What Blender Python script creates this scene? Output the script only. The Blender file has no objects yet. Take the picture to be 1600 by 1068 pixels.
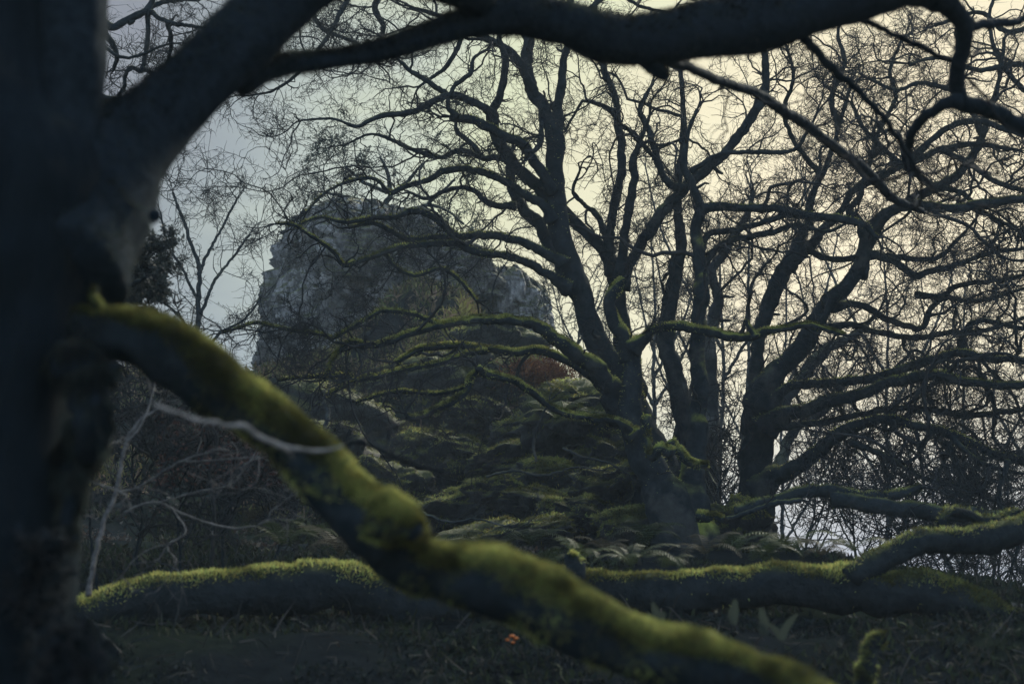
import bpy, math, random
import numpy as np
from mathutils import Vector, noise as mnoise

# ------------------------------------------------------------------ camera, sky, sun, exposure
scene = bpy.context.scene
COL = scene.collection
PITCH = math.radians(8.0)
CAMZ = 1.5
FPX = 1600 * 50 / 36.0
cam_d = bpy.data.cameras.new('camera')
cam_d.lens = 50; cam_d.sensor_width = 36
cam_d.clip_start = 0.05; cam_d.clip_end = 2000
cam_d.dof.use_dof = True
cam_d.dof.focus_distance = 18.5
cam_d.dof.aperture_fstop = 3.0
cam = bpy.data.objects.new('camera', cam_d); COL.objects.link(cam)
cam.location = (0, 0, CAMZ)
cam.rotation_euler = (math.radians(90) + PITCH, 0, 0)
scene.camera = cam

vs = scene.view_settings
vs.view_transform = 'Standard'; vs.look = 'None'; vs.gamma = 1.0; vs.exposure = 0.8
vs.use_curve_mapping = False

def ray(px, py):
    xr = (px - 800) / FPX; yr = (534 - py) / FPX
    c, s = math.cos(PITCH), math.sin(PITCH)
    return np.array([xr, c - yr * s, s + yr * c])
def W(px, py, Y):
    v = ray(px, py); t = Y / v[1]
    return np.array([0, 0, CAMZ]) + v * t
def S2(px, Y):            # metres covered by px pixels at distance Y
    return px * Y / FPX

def lin(r, g, b):
    def f(c):
        c /= 255.0
        return c / 12.92 if c <= 0.04045 else ((c + 0.055) / 1.055) ** 2.4
    return (f(r), f(g), f(b), 1)

SUN_EL, SUN_AZ = math.radians(38), math.radians(30)     # azimuth: clockwise from +Y, the view direction
sun_dir = np.array([math.sin(SUN_AZ) * math.cos(SUN_EL), math.cos(SUN_AZ) * math.cos(SUN_EL), math.sin(SUN_EL)])
sd = bpy.data.lights.new('sun', 'SUN')
sd.energy = 4.6; sd.angle = math.radians(12); sd.color = (1.0, 0.95, 0.80)
sun = bpy.data.objects.new('sun', sd); COL.objects.link(sun)
sun.rotation_euler = Vector(-sun_dir).to_track_quat('-Z', 'Y').to_euler()

world = bpy.data.worlds.new('World'); scene.world = world
world.use_nodes = True
def build_world():
    nt = world.node_tree; nt.nodes.clear()
    N = nt.nodes.new; L = nt.links.new
    out = N('ShaderNodeOutputWorld')
    tc = N('ShaderNodeTexCoord')
    sky = N('ShaderNodeTexSky'); sky.sky_type = 'NISHITA'; sky.sun_disc = False
    sky.sun_elevation = SUN_EL; sky.sun_rotation = SUN_AZ
    b1 = N('ShaderNodeBackground'); b1.inputs['Strength'].default_value = 0.13
    L(sky.outputs[0], b1.inputs['Color'])
    # overcast layer, brighter and warmer round the hidden sun's glow
    g = ray(1480, 400); g = g / np.linalg.norm(g)
    dot = N('ShaderNodeVectorMath'); dot.operation = 'DOT_PRODUCT'
    L(tc.outputs['Generated'], dot.inputs[0]); dot.inputs[1].default_value = tuple(g)
    ac = N('ShaderNodeMath'); ac.operation = 'ARCCOSINE'; L(dot.outputs['Value'], ac.inputs[0])
    dv = N('ShaderNodeMath'); dv.operation = 'DIVIDE'; L(ac.outputs[0], dv.inputs[0]); dv.inputs[1].default_value = math.pi
    nz = N('ShaderNodeTexNoise'); nz.inputs['Scale'].default_value = 5.0; nz.inputs['Detail'].default_value = 6
    nz.inputs['Roughness'].default_value = 0.55
    mp = N('ShaderNodeMapping'); mp.inputs['Scale'].default_value = (1, 1, 2.6)
    L(tc.outputs['Generated'], mp.inputs[0]); L(mp.outputs[0], nz.inputs['Vector'])
    wob = N('ShaderNodeMath'); wob.operation = 'MULTIPLY_ADD'
    L(nz.outputs[0], wob.inputs[0]); wob.inputs[1].default_value = 0.07; wob.inputs[2].default_value = -0.035
    ad = N('ShaderNodeMath'); ad.operation = 'ADD'; L(dv.outputs[0], ad.inputs[0]); L(wob.outputs[0], ad.inputs[1])
    cr = N('ShaderNodeValToRGB'); e = cr.color_ramp.elements
    stops = [(0, (240, 226, 194)), (7, (230, 217, 186)), (14, (212, 206, 176)), (20, (194, 198, 168)),
             (25, (168, 176, 168)), (29, (138, 146, 150)), (34, (122, 126, 135)), (43, (124, 130, 141)), (58, (186, 206, 232)), (180, (200, 228, 255))]
    e[0].position = 0; e[0].color = [v * 0.80 for v in lin(*stops[0][1])[:3]] + [1]; e[1].position = 1; e[1].color = lin(*stops[-1][1])
    for d, c in stops[1:-1]:
        x = e.new(d / 180.0); x.color = [v * (0.80 if d < 45 else 1.0) for v in lin(*c)[:3]] + [1]
    L(ad.outputs[0], cr.inputs[0])
    sep = N('ShaderNodeSeparateXYZ'); L(tc.outputs['Generated'], sep.inputs[0])
    mr = N('ShaderNodeMapRange'); mr.interpolation_type = 'SMOOTHSTEP'
    L(sep.outputs['Z'], mr.inputs[0]); mr.inputs[1].default_value = 0.12; mr.inputs[2].default_value = -0.03
    low = N('ShaderNodeMix'); low.data_type = 'RGBA'
    L(mr.outputs[0], low.inputs[0]); L(cr.outputs[0], low.inputs[6]); low.inputs[7].default_value = lin(150, 152, 163)
    mulv = N('ShaderNodeMath'); mulv.operation = 'MULTIPLY_ADD'
    L(nz.outputs[0], mulv.inputs[0]); mulv.inputs[1].default_value = 0.34; mulv.inputs[2].default_value = 0.80
    b2 = N('ShaderNodeBackground'); L(low.outputs[2], b2.inputs['Color']); L(mulv.outputs[0], b2.inputs['Strength'])
    ov = N('ShaderNodeMapRange'); L(dv.outputs[0], ov.inputs[0])
    ov.inputs[1].default_value = 0.22; ov.inputs[2].default_value = 0.5
    ov.inputs[3].default_value = 0.0; ov.inputs[4].default_value = 0.35
    mx = N('ShaderNodeMixShader'); L(ov.outputs[0], mx.inputs[0]); L(b2.outputs[0], mx.inputs[1]); L(b1.outputs[0], mx.inputs[2])
    L(mx.outputs[0], out.inputs['Surface'])
build_world()

# ------------------------------------------------------------------ helpers
rng = np.random.default_rng(11)

def vnoise(p, scale=1.0, seed=0):
    """vectorised value noise in -1..1"""
    q = np.asarray(p, float) * scale + 100.37 + seed * 17.13
    i = np.floor(q).astype(np.int64); f = q - i; f = f * f * (3 - 2 * f)
    def h(a):
        n = a[..., 0] * 73856093 ^ a[..., 1] * 19349663 ^ a[..., 2] * 83492791
        n = (n ^ (n >> 13)) * 1274126177 & 0x7fffffff
        n = (n ^ (n >> 16)) & 0xffff
        return n / 32767.5 - 1.0
    r = 0
    for dx in (0, 1):
        for dy in (0, 1):
            for dz in (0, 1):
                w = (f[..., 0] if dx else 1 - f[..., 0]) * (f[..., 1] if dy else 1 - f[..., 1]) * (f[..., 2] if dz else 1 - f[..., 2])
                r = r + w * h(i + np.array([dx, dy, dz]))
    return r
def fbm(p, scale=1.0, oct=4, seed=0, gain=0.5):
    r = 0; a = 1.0
    for o in range(oct):
        r = r + a * vnoise(p, scale * 2.03 ** o, seed + o * 3); a *= gain
    return r
def sm(x):
    x = np.clip(x, 0, 1); return x * x * (3 - 2 * x)
def nrm(v):
    return v / np.maximum(np.linalg.norm(v, axis=-1, keepdims=True), 1e-9)

def make_obj(name, V, F, mat, parent=None, smooth=True, tint=None, mats=None):
    """F: list of integer arrays, each (m,3) or (m,4)"""
    V = np.asarray(V, np.float64)
    if not isinstance(F, list): F = [F]
    if parent is not None: V = V - np.array(parent.location)
    me = bpy.data.meshes.new(name)
    F = [np.asarray(f, np.int32) for f in F if len(f)]
    nl = sum(f.size for f in F); npoly = sum(len(f) for f in F)
    me.vertices.add(len(V)); me.loops.add(nl); me.polygons.add(npoly)
    me.vertices.foreach_set('co', V.astype(np.float32).ravel())
    me.loops.foreach_set('vertex_index', np.concatenate([f.ravel() for f in F]))
    st = []; o = 0
    for f in F:
        st.append(o + np.arange(len(f)) * f.shape[1]); o += f.size
    me.polygons.foreach_set('loop_start', np.concatenate(st).astype(np.int32))
    if smooth: me.polygons.foreach_set('use_smooth', np.ones(npoly, bool))
    me.update(calc_edges=True)
    if tint is not None:
        at = me.color_attributes.new('tint', 'FLOAT_COLOR', 'POINT')
        c = np.ones((len(V), 4), np.float32); c[:, :3] = tint
        at.data.foreach_set('color', c.ravel())
    me.materials.append(mat)
    ob = bpy.data.objects.new(name, me); COL.objects.link(ob)
    if parent is not None: ob.parent = parent
    return ob
def tag(o, label=None, cat=None, group=None, kind=None):
    if label: o['label'] = label
    if cat: o['category'] = cat
    if group: o['group'] = group
    if kind: o['kind'] = kind
    return o
def thing(name, label, cat, loc, group=None):
    o = bpy.data.objects.new(name, None); COL.objects.link(o)
    o.location = tuple(float(v) for v in loc); o.empty_display_size = 0.1
    return tag(o, label, cat, group)

class Geo:
    def __init__(s): s.V = []; s.F = {}; s.T = []; s.n = 0
    def add(s, V, F, tint=None):
        V = np.asarray(V); s.V.append(V)
        for f in (F if isinstance(F, list) else [F]):
            if len(f): s.F.setdefault(f.shape[1], []).append(np.asarray(f) + s.n)
        if tint is not None: s.T.append(np.broadcast_to(tint, (len(V), 3)))
        s.n += len(V)
    def obj(s, name, mat, parent=None, smooth=True):
        if not s.V: return None
        return make_obj(name, np.concatenate(s.V), [np.concatenate(f) for f in s.F.values()], mat, parent, smooth,
                        np.concatenate(s.T) if s.T else None)

# ---- smooth curve through traced points
def catmull(P, R, step):
    P = np.asarray(P, float); R = np.asarray(R, float)
    A = np.concatenate([[2 * P[0] - P[1]], P, [2 * P[-1] - P[-2]]])
    out = []; ro = []
    for i in range(len(P) - 1):
        p0, p1, p2, p3 = A[i:i + 4]
        st = step if step else max(0.5 * min(R[i], R[i + 1]), 0.008)
        n = int(np.clip(np.linalg.norm(p2 - p1) / st, 2, 60))
        t = np.linspace(0, 1, n, endpoint=False)[:, None]
        out.append(0.5 * (2 * p1 + (p2 - p0) * t + (2 * p0 - 5 * p1 + 4 * p2 - p3) * t ** 2 + (3 * p1 - p0 - 3 * p2 + p3) * t ** 3))
        ro.append(R[i] + (R[i + 1] - R[i]) * sm(t[:, 0]))
    out.append(P[-1:]); ro.append(R[-1:])
    return np.concatenate(out), np.concatenate(ro)

def tube(P, R, k=12, lump=0.12, seed=0, ridge=0.0, gnarl=0.25):
    """returns verts, faces list, normals of the side grid (n,k,3)"""
    n = len(P)
    mr = float(np.mean(R))
    fq = 1.0 / max(mr, 1e-3)
    off = np.stack([vnoise(P, fq * 0.30, seed + s) for s in (1, 2, 3)], -1) * (gnarl * R)[:, None]
    off = off + np.stack([vnoise(P, fq * 0.8, seed + s) for s in (11, 12, 13)], -1) * (0.55 * gnarl * R)[:, None]
    fade = np.minimum(1, np.arange(n) / 4.0)[:, None]
    P = P + off * fade
    T = nrm(np.gradient(P, axis=0))
    U = np.zeros_like(P); ref = np.array([0.3, -0.9, 0.2]) if abs(T[0][1]) < 0.8 else np.array([1.0, 0, 0.1])
    u = nrm(np.cross(T[0], ref))
    for i in range(n):
        u = u - T[i] * np.dot(u, T[i]); u = u / max(np.linalg.norm(u), 1e-9); U[i] = u
    Bn = np.cross(T, U)
    a = np.linspace(0, 2 * np.pi, k, endpoint=False)
    D = U[:, None] * np.cos(a)[None, :, None] + Bn[:, None] * np.sin(a)[None, :, None]
    Rr = R[:, None] * np.ones((n, k))
    base = P[:, None] + D * Rr[..., None]
    d = vnoise(base, fq * 0.7, seed + 5) * lump * 1.0 + vnoise(base, fq * 1.9, seed + 6) * lump * 0.5
    if ridge: 
        w = a[None] * 1.0 + 0.5 * vnoise(P, fq * 0.5, seed + 8)[:, None]
        d = d + ridge * np.abs(np.sin(w * k * 0.23 + vnoise(base, fq * 1.2, seed + 9)))
    V = P[:, None] + D * (Rr * (1 + d))[..., None]
    idx = np.arange(n * k).reshape(n, k)
    F = np.stack([idx[:-1], np.roll(idx[:-1], -1, 1), np.roll(idx[1:], -1, 1), idx[1:]], -1).reshape(-1, 4)
    VV = np.concatenate([V.reshape(-1, 3), P[:1] - T[:1] * R[0] * 0.3, P[-1:] + T[-1:] * R[-1] * 0.5])
    c0, c1 = n * k, n * k + 1
    t0 = np.stack([np.full(k, c0), np.roll(idx[0], -1), idx[0]], -1)
    t1 = np.stack([np.full(k, c1), idx[-1], np.roll(idx[-1], -1)], -1)
    return VV, [F, np.concatenate([t0, t1])], V, D

# ---- many thin tubes at once: P (N,n,3) R (N,n)
def tubes(P, R, k=3):
    N, n, _ = P.shape
    T = nrm(np.gradient(P, axis=1))
    ref = nrm(rng.normal(size=(N, 1, 3)))
    U = nrm(np.cross(T, ref)); B = np.cross(T, U)
    a = np.linspace(0, 2 * np.pi, k, endpoint=False)
    V = P[:, :, None] + (U[:, :, None] * np.cos(a)[:, None] + B[:, :, None] * np.sin(a)[:, None]) * R[:, :, None, None]
    idx = np.arange(N * n * k).reshape(N, n, k)
    F = np.stack([idx[:, :-1], np.roll(idx[:, :-1], -1, 2), np.roll(idx[:, 1:], -1, 2), idx[:, 1:]], -1).reshape(-1, 4)
    return V.reshape(-1, 3), F

def walk(p0, d0, L, r0, n, wig, up=0.0, tip=0.35):
    N = len(p0); P = np.zeros((N, n, 3)); P[:, 0] = p0; d = nrm(d0)
    kink = rng.normal(size=(N, 3)) * 0.12
    for i in range(1, n):
        d = nrm(d + rng.normal(size=(N, 3)) * wig + kink * 0.5 + np.array([0, 0, up]))
        P[:, i] = P[:, i - 1] + d * (L / (n - 1))[:, None]
    R = r0[:, None] * np.linspace(1, tip, n)[None]
    return P, R
def spawn(P, R, per, tmin=0.15, spread=0.9, fwd=0.55, tip=True):
    N, n, _ = P.shape
    cnt = rng.poisson(per, N) if np.ndim(per) == 0 else rng.poisson(per)
    src = np.repeat(np.arange(N), cnt)
    t = tmin + (1 - tmin) * rng.random(len(src)); x = t * (n - 1); i = np.minimum(x.astype(int), n - 2); f = (x - i)[:, None]
    p = P[src, i] * (1 - f) + P[src, i + 1] * f
    T = nrm(P[src, i + 1] - P[src, i])
    q = rng.normal(size=(len(src), 3)); q = nrm(q - T * np.sum(q * T, -1, keepdims=True))
    d = nrm(T * (fwd + 0.25 * rng.normal(size=(len(src), 1))) + q * spread)
    return p, d, R[src, i], src, t

def twig_crown(limbs, dens, l1=(0.5, 1.5), scale=1.0, up=0.03, levels=4, m2=5, m3=4, m4=2, wig=0.33, rmin=0.0028, zmul=None, flat=0.75, l0=0.0):
    """limbs: list of (P, R, density factor). returns Geo of twigs and tip points"""
    g = Geo(); p = []; d = []; rr = []; tl = []
    if l0:                                     # bolder crooked side branches first
        extra = []
        for (P, R, df) in limbs:
            if df < 0.4: continue
            Lt = np.sum(np.linalg.norm(np.diff(P, axis=0), axis=1)); n = rng.poisson(Lt * l0 * df)
            if not n: continue
            i = (len(P) * (0.2 + 0.75 * rng.random(n))).astype(int).clip(0, len(P) - 2)
            T = nrm(P[i + 1] - P[i]); q = rng.normal(size=(n, 3)) * np.array([1, flat, 1]); q = nrm(q - T * np.sum(q * T, -1, keepdims=True))
            r0 = np.minimum(R[i] * 0.55, 0.014 + 0.016 * rng.random(n))
            Pb, Rb = walk(P[i], nrm(T * 0.6 + q * 0.8), 0.7 + 1.2 * rng.random(n), r0, 18, 0.30, up, 0.4)
            g.add(*tubes(Pb, Rb, 7)); extra += [(Pb[k], Rb[k], 0.8) for k in range(n)]
        limbs = list(limbs) + extra
    for (P, R, df) in limbs:
        if df <= 0: continue
        seg = np.linalg.norm(np.diff(P, axis=0), axis=1); cum = np.concatenate([[0], np.cumsum(seg)]); Lt = cum[-1]
        n = rng.poisson(Lt * dens * df)
        s = np.sort(rng.random(n) ** 0.8) * Lt
        i = np.clip(np.searchsorted(cum, s) - 1, 0, len(P) - 2)
        T = nrm(P[i + 1] - P[i])
        q = rng.normal(size=(n, 3)) * np.array([1, flat, 1]); q = nrm(q - T * np.sum(q * T, -1, keepdims=True))
        p.append(P[i]); d.append(nrm(T * 0.55 + q * 0.9)); rr.append(np.minimum(R[i] * 0.5, (0.006 + 0.009 * rng.random(n) ** 2) * scale)); tl.append(np.full(n, 1.0))
        # short dead spurs and knots
        ns = rng.poisson(Lt * 1.6 * min(df, 1.0)); i2 = rng.integers(0, max(len(P) - 1, 1), ns)
        if ns:
            T2 = nrm(P[i2 + 1] - P[i2]); q2 = rng.normal(size=(ns, 3)); q2 = nrm(q2 - T2 * np.sum(q2 * T2, -1, keepdims=True))
            Ps, Rs = walk(P[i2], nrm(T2 * 0.5 + q2), R[i2] * 1.0 + (0.03 + 0.13 * rng.random(ns)) * scale, np.minimum(R[i2] * (0.3 + 0.25 * rng.random(ns)), 0.03 * scale), 5, 0.3, 0, 0.45)
            g.add(*tubes(Ps, Rs, 6))
        # the limb goes on past its traced end
        m = 3
        T = nrm(P[-1] - P[-4])[None] + rng.normal(size=(m, 3)) * 0.35
        p.append(np.repeat(P[-1:], m, 0)); d.append(nrm(T)); rr.append(np.full(m, min(R[-1] * 0.8, 0.012 * scale))); tl.append(np.full(m, 1.25))
    p = np.concatenate(p); d = np.concatenate(d); rr = np.concatenate(rr); tl = np.concatenate(tl)
    L = (l1[0] + (l1[1] - l1[0]) * rng.random(len(p)) ** 1.3) * tl
    P1, R1 = walk(p, d, L, np.maximum(rr, rmin * 1.5), 10, wig, up)
    g.add(*tubes(P1, R1, 5)); tips = [P1]
    if levels > 1:
        p, d, r, src, t = spawn(P1, R1, m2 * (L / np.mean(L)))
        L2 = (0.25 + 0.35 * rng.random(len(p))) * L[src] * (1.1 - 0.6 * t)
        P2, R2 = walk(p, d, L2, np.maximum(r * 0.62, rmin * 1.15), 7, wig, up)
        g.add(*tubes(P2, R2, 4)); tips.append(P2)
    if levels > 2:
        p, d, r, src, t = spawn(P2, R2, m3 * np.clip(L2 / np.mean(L2), 0.2, 2))
        L3 = np.clip((0.3 + 0.4 * rng.random(len(p))) * L2[src], 0.04, 0.5)
        P3, R3 = walk(p, d, L3, np.maximum(r * 0.6, rmin), 5, wig, up)
        g.add(*tubes(P3, R3, 3)); tips.append(P3)
    if levels > 3:
        p, d, r, src, t = spawn(P3, R3, m4, tmin=0.3)
        L4 = np.clip((0.35 + 0.4 * rng.random(len(p))) * L3[src], 0.03, 0.2)
        P4, R4 = walk(p, d, L4, np.maximum(r * 0.7, rmin * 0.85), 4, wig * 0.8, up)
        g.add(*tubes(P4, R4, 3)); tips.append(P4)
    return g, tips

# ---- short blades of moss standing on a tube's side grid
def blades_at(p, nrmv, L, w, tint, curl=0.4, droop=0.0):
    N = len(p)
    d = nrm(nrmv + rng.normal(size=(N, 3)) * curl + np.array([0, 0, -droop]))
    s = nrm(np.cross(d, rng.normal(size=(N, 3))))
    m = p + d * (L * 0.55)[:, None]
    d2 = nrm(d + rng.normal(size=(N, 3)) * 0.35 + np.array([0, 0, -0.25 - droop]))
    e = m + d2 * (L * 0.5)[:, None]
    w = w[:, None]
    V = np.stack([p - s * w, p + s * w, m + s * w * 0.8, m - s * w * 0.8, e], 1).reshape(-1, 3)
    b = np.arange(N)[:, None] * 5
    Q = b + np.array([[0, 1, 2, 3]]); Tt = b + np.array([[3, 2, 4]])
    return V, [Q, Tt], np.repeat(tint, 5, 0)
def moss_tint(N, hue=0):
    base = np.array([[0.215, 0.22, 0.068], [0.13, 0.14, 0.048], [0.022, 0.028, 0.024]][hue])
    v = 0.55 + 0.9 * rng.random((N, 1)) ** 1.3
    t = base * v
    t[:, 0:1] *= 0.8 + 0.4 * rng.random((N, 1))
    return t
def fuzz(V, D, count, L, w, up=0.1, side=0.15, hue=0, seed=0, droop=0.0, t0=0.0, patch=1.0):
    n, k, _ = V.shape
    g = []; need = count
    i = (t0 + (1 - t0) * rng.random(count * 4)) * (n - 1.001); j = rng.random(count * 4) * k
    i0 = i.astype(int); j0 = j.astype(int); fi = (i - i0)[:, None]; fj = (j - j0)[:, None]; j1 = (j0 + 1) % k
    p = (V[i0, j0] * (1 - fi) + V[np.minimum(i0 + 1, n - 1), j0] * fi) * (1 - fj) + (V[i0, j1] * (1 - fi) + V[np.minimum(i0 + 1, n - 1), j1] * fi) * fj
    nn = nrm(D[i0, j0] * (1 - fj) + D[i0, j1] * fj)
    sc = 1.0 / max(np.linalg.norm(V[0, 0] - V[0, k // 2]), 0.02)
    pr = sm((nn[:, 2] - up + 0.45 * patch * vnoise(p, sc * 1.3, seed)) / 0.55) + side * (vnoise(p, sc * 2.2, seed + 4) > 0.1)
    keep = rng.random(len(p)) < pr
    p = p[keep][:count]; nn = nn[keep][:count]
    N = len(p)
    Lr = L * (0.5 + 0.9 * rng.random(N))
    tint = moss_tint(N, hue) * (0.30 + 1.15 * sm(0.5 + 0.9 * vnoise(p, sc * 1.6, seed + 9) + 0.35 * vnoise(p, sc * 5, seed + 12)))[:, None]
    return blades_at(p, nn, Lr, np.full(N, w), tint, droop=droop)

# ------------------------------------------------------------------ materials
def new_mat(name):
    m = bpy.data.materials.new(name); m.use_nodes = True
    nt = m.node_tree; nt.nodes.clear()
    return m, nt, nt.nodes.new, nt.links.new
def bark_mat(name, dark, light, moss=0.0, moss_col=(0.115, 0.135, 0.022), scale=12.0, bump=0.02, lichen=0.0, up=0.25, stretch=1.0):
    m, nt, N, L = new_mat(name)
    out = N('ShaderNodeOutputMaterial'); bs = N('ShaderNodeBsdfPrincipled'); L(bs.outputs[0], out.inputs[0])
    bs.inputs['Roughness'].default_value = 0.9
    bs.inputs['Specular IOR Level'].default_value = 0.02
    ge = N('ShaderNodeNewGeometry')
    n1 = N('ShaderNodeTexNoise'); n1.inputs['Scale'].default_value = scale; n1.inputs['Detail'].default_value = 7; n1.inputs['Roughness'].default_value = 0.65
    mp = N('ShaderNodeMapping'); mp.inputs['Scale'].default_value = (1, 1, stretch); L(ge.outputs['Position'], mp.inputs[0])
    L(mp.outputs[0], n1.inputs['Vector'])
    n2 = N('ShaderNodeTexNoise'); n2.inputs['Scale'].default_value = scale * 0.25; n2.inputs['Detail'].default_value = 4
    L(ge.outputs['Position'], n2.inputs['Vector'])
    cr = N('ShaderNodeValToRGB'); cr.color_ramp.elements[0].position = 0.35; cr.color_ramp.elements[1].position = 0.7
    cr.color_ramp.elements[0].color = (*dark, 1); cr.color_ramp.elements[1].color = (*light, 1)
    L(n1.outputs[0], cr.inputs[0]); col = cr.outputs[0]
    if lichen > 0:
        lr = N('ShaderNodeMapRange'); L(n2.outputs[0], lr.inputs[0]); lr.inputs[1].default_value = 0.56; lr.inputs[2].default_value = 0.68
        lm = N('ShaderNodeMath'); lm.operation = 'MULTIPLY'; L(lr.outputs[0], lm.inputs[0]); L(n1.outputs[0], lm.inputs[1])
        lx = N('ShaderNodeMix'); lx.data_type = 'RGBA'; L(lm.outputs[0], lx.inputs[0]); L(col, lx.inputs[6]); lx.inputs[7].default_value = (lichen, lichen * 1.02, lichen * 0.95, 1)
        col = lx.outputs[2]
    if moss > 0:
        sp = N('ShaderNodeSeparateXYZ'); L(ge.outputs['Normal'], sp.inputs[0])
        a = N('ShaderNodeMath'); a.operation = 'MULTIPLY_ADD'; L(n2.outputs[0], a.inputs[0]); a.inputs[1].default_value = 1.5; L(sp.outputs['Z'], a.inputs[2])
        b = N('ShaderNodeMapRange'); b.interpolation_type = 'SMOOTHSTEP'; L(a.outputs[0], b.inputs[0])
        b.inputs[1].default_value = 0.75 + up; b.inputs[2].default_value = 1.25 + up
        b.inputs[3].default_value = 0; b.inputs[4].default_value = moss
        mv = N('ShaderNodeValToRGB'); L(n1.outputs[0], mv.inputs[0])
        mv.color_ramp.elements[0].position = 0.3; mv.color_ramp.elements[1].position = 0.72
        mv.color_ramp.elements[0].color = (*[c * 0.45 for c in moss_col], 1); mv.color_ramp.elements[1].color = (*[c * 1.35 for c in moss_col], 1)
        mx = N('ShaderNodeMix'); mx.data_type = 'RGBA'; L(b.outputs[0], mx.inputs[0]); L(col, mx.inputs[6]); L(mv.outputs[0], mx.inputs[7])
        col = mx.outputs[2]
    L(col, bs.inputs['Base Color'])
    bu = N('ShaderNodeBump'); bu.inputs['Strength'].default_value = 0.9; bu.inputs['Distance'].default_value = bump
    L(n1.outputs[0], bu.inputs['Height']); L(bu.outputs[0], bs.inputs['Normal'])
    return m
def leaf_mat(name, trans=0.4, rough=0.8, mul=1.0, spec=0.1):
    m, nt, N, L = new_mat(name)
    out = N('ShaderNodeOutputMaterial'); bs = N('ShaderNodeBsdfPrincipled')
    bs.inputs['Roughness'].default_value = rough; bs.inputs['Specular IOR Level'].default_value = spec
    at = N('ShaderNodeAttribute'); at.attribute_name = 'tint'
    L(at.outputs['Color'], bs.inputs['Base Color'])
    tr = N('ShaderNodeBsdfTranslucent'); L(at.outputs['Color'], tr.inputs[0])
    mx = N('ShaderNodeMixShader'); mx.inputs[0].default_value = trans
    L(bs.outputs[0], mx.inputs[1]); L(tr.outputs[0], mx.inputs[2]); L(mx.outputs[0], out.inputs[0])
    return m
M = {}
BD, BL = (0.008, 0.012, 0.015), (0.024, 0.031, 0.036)
M['near_bark'] = bark_mat('near_bark', (0.008, 0.013, 0.0165), (0.018, 0.0255, 0.032), moss=0.06, scale=34, bump=0.016, up=0.6, moss_col=(0.04, 0.048, 0.02))
M['trunk_bark'] = bark_mat('trunk_bark', (0.006, 0.010, 0.013), (0.011, 0.0165, 0.021), moss=0.2, scale=22, bump=0.03, up=0.55, moss_col=(0.02, 0.026, 0.018), lichen=0.025, stretch=0.3)
M['near_moss'] = bark_mat('near_mossy_bark', (0.010, 0.0155, 0.018), (0.025, 0.032, 0.036), moss=0.9, scale=30, bump=0.012, up=0.42, moss_col=(0.10, 0.105, 0.025))
M['oak_bark'] = bark_mat('oak_bark', BD, BL, moss=0.55, scale=9, bump=0.03, lichen=0.06, up=0.5, moss_col=(0.11, 0.12, 0.03))
M['mossy_bark'] = bark_mat('mossy_oak_bark', BD, BL, moss=1.0, scale=9, bump=0.03, lichen=0.05, up=0.2, moss_col=(0.17, 0.185, 0.045))
M['log_bark'] = bark_mat('log_bark', (0.009, 0.013, 0.016), (0.022, 0.028, 0.031), moss=0.8, scale=16, bump=0.04, up=0.5, moss_col=(0.045, 0.052, 0.02))
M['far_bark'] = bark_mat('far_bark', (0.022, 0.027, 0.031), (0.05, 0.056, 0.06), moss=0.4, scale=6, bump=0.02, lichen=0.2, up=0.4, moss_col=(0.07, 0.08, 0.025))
M['twig'] = bark_mat('twig_bark', (0.014, 0.016, 0.018), (0.034, 0.036, 0.038), moss=0.0, scale=10, bump=0.001)
M['pale_stick'] = bark_mat('pale_dead_wood', (0.07, 0.066, 0.06), (0.26, 0.24, 0.22), moss=0.0, scale=40, bump=0.002)
M['sapling'] = bark_mat('sapling_bark', (0.035, 0.036, 0.036), (0.12, 0.115, 0.11), moss=0.0, scale=30, bump=0.002)
M['moss'] = leaf_mat('moss_blades', 0.4)
M['leaf'] = leaf_mat('leaves', 0.35, 0.65, spec=0.12)
M['litter'] = leaf_mat('ground_litter', 0.1, 0.9, spec=0.04)

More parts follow.
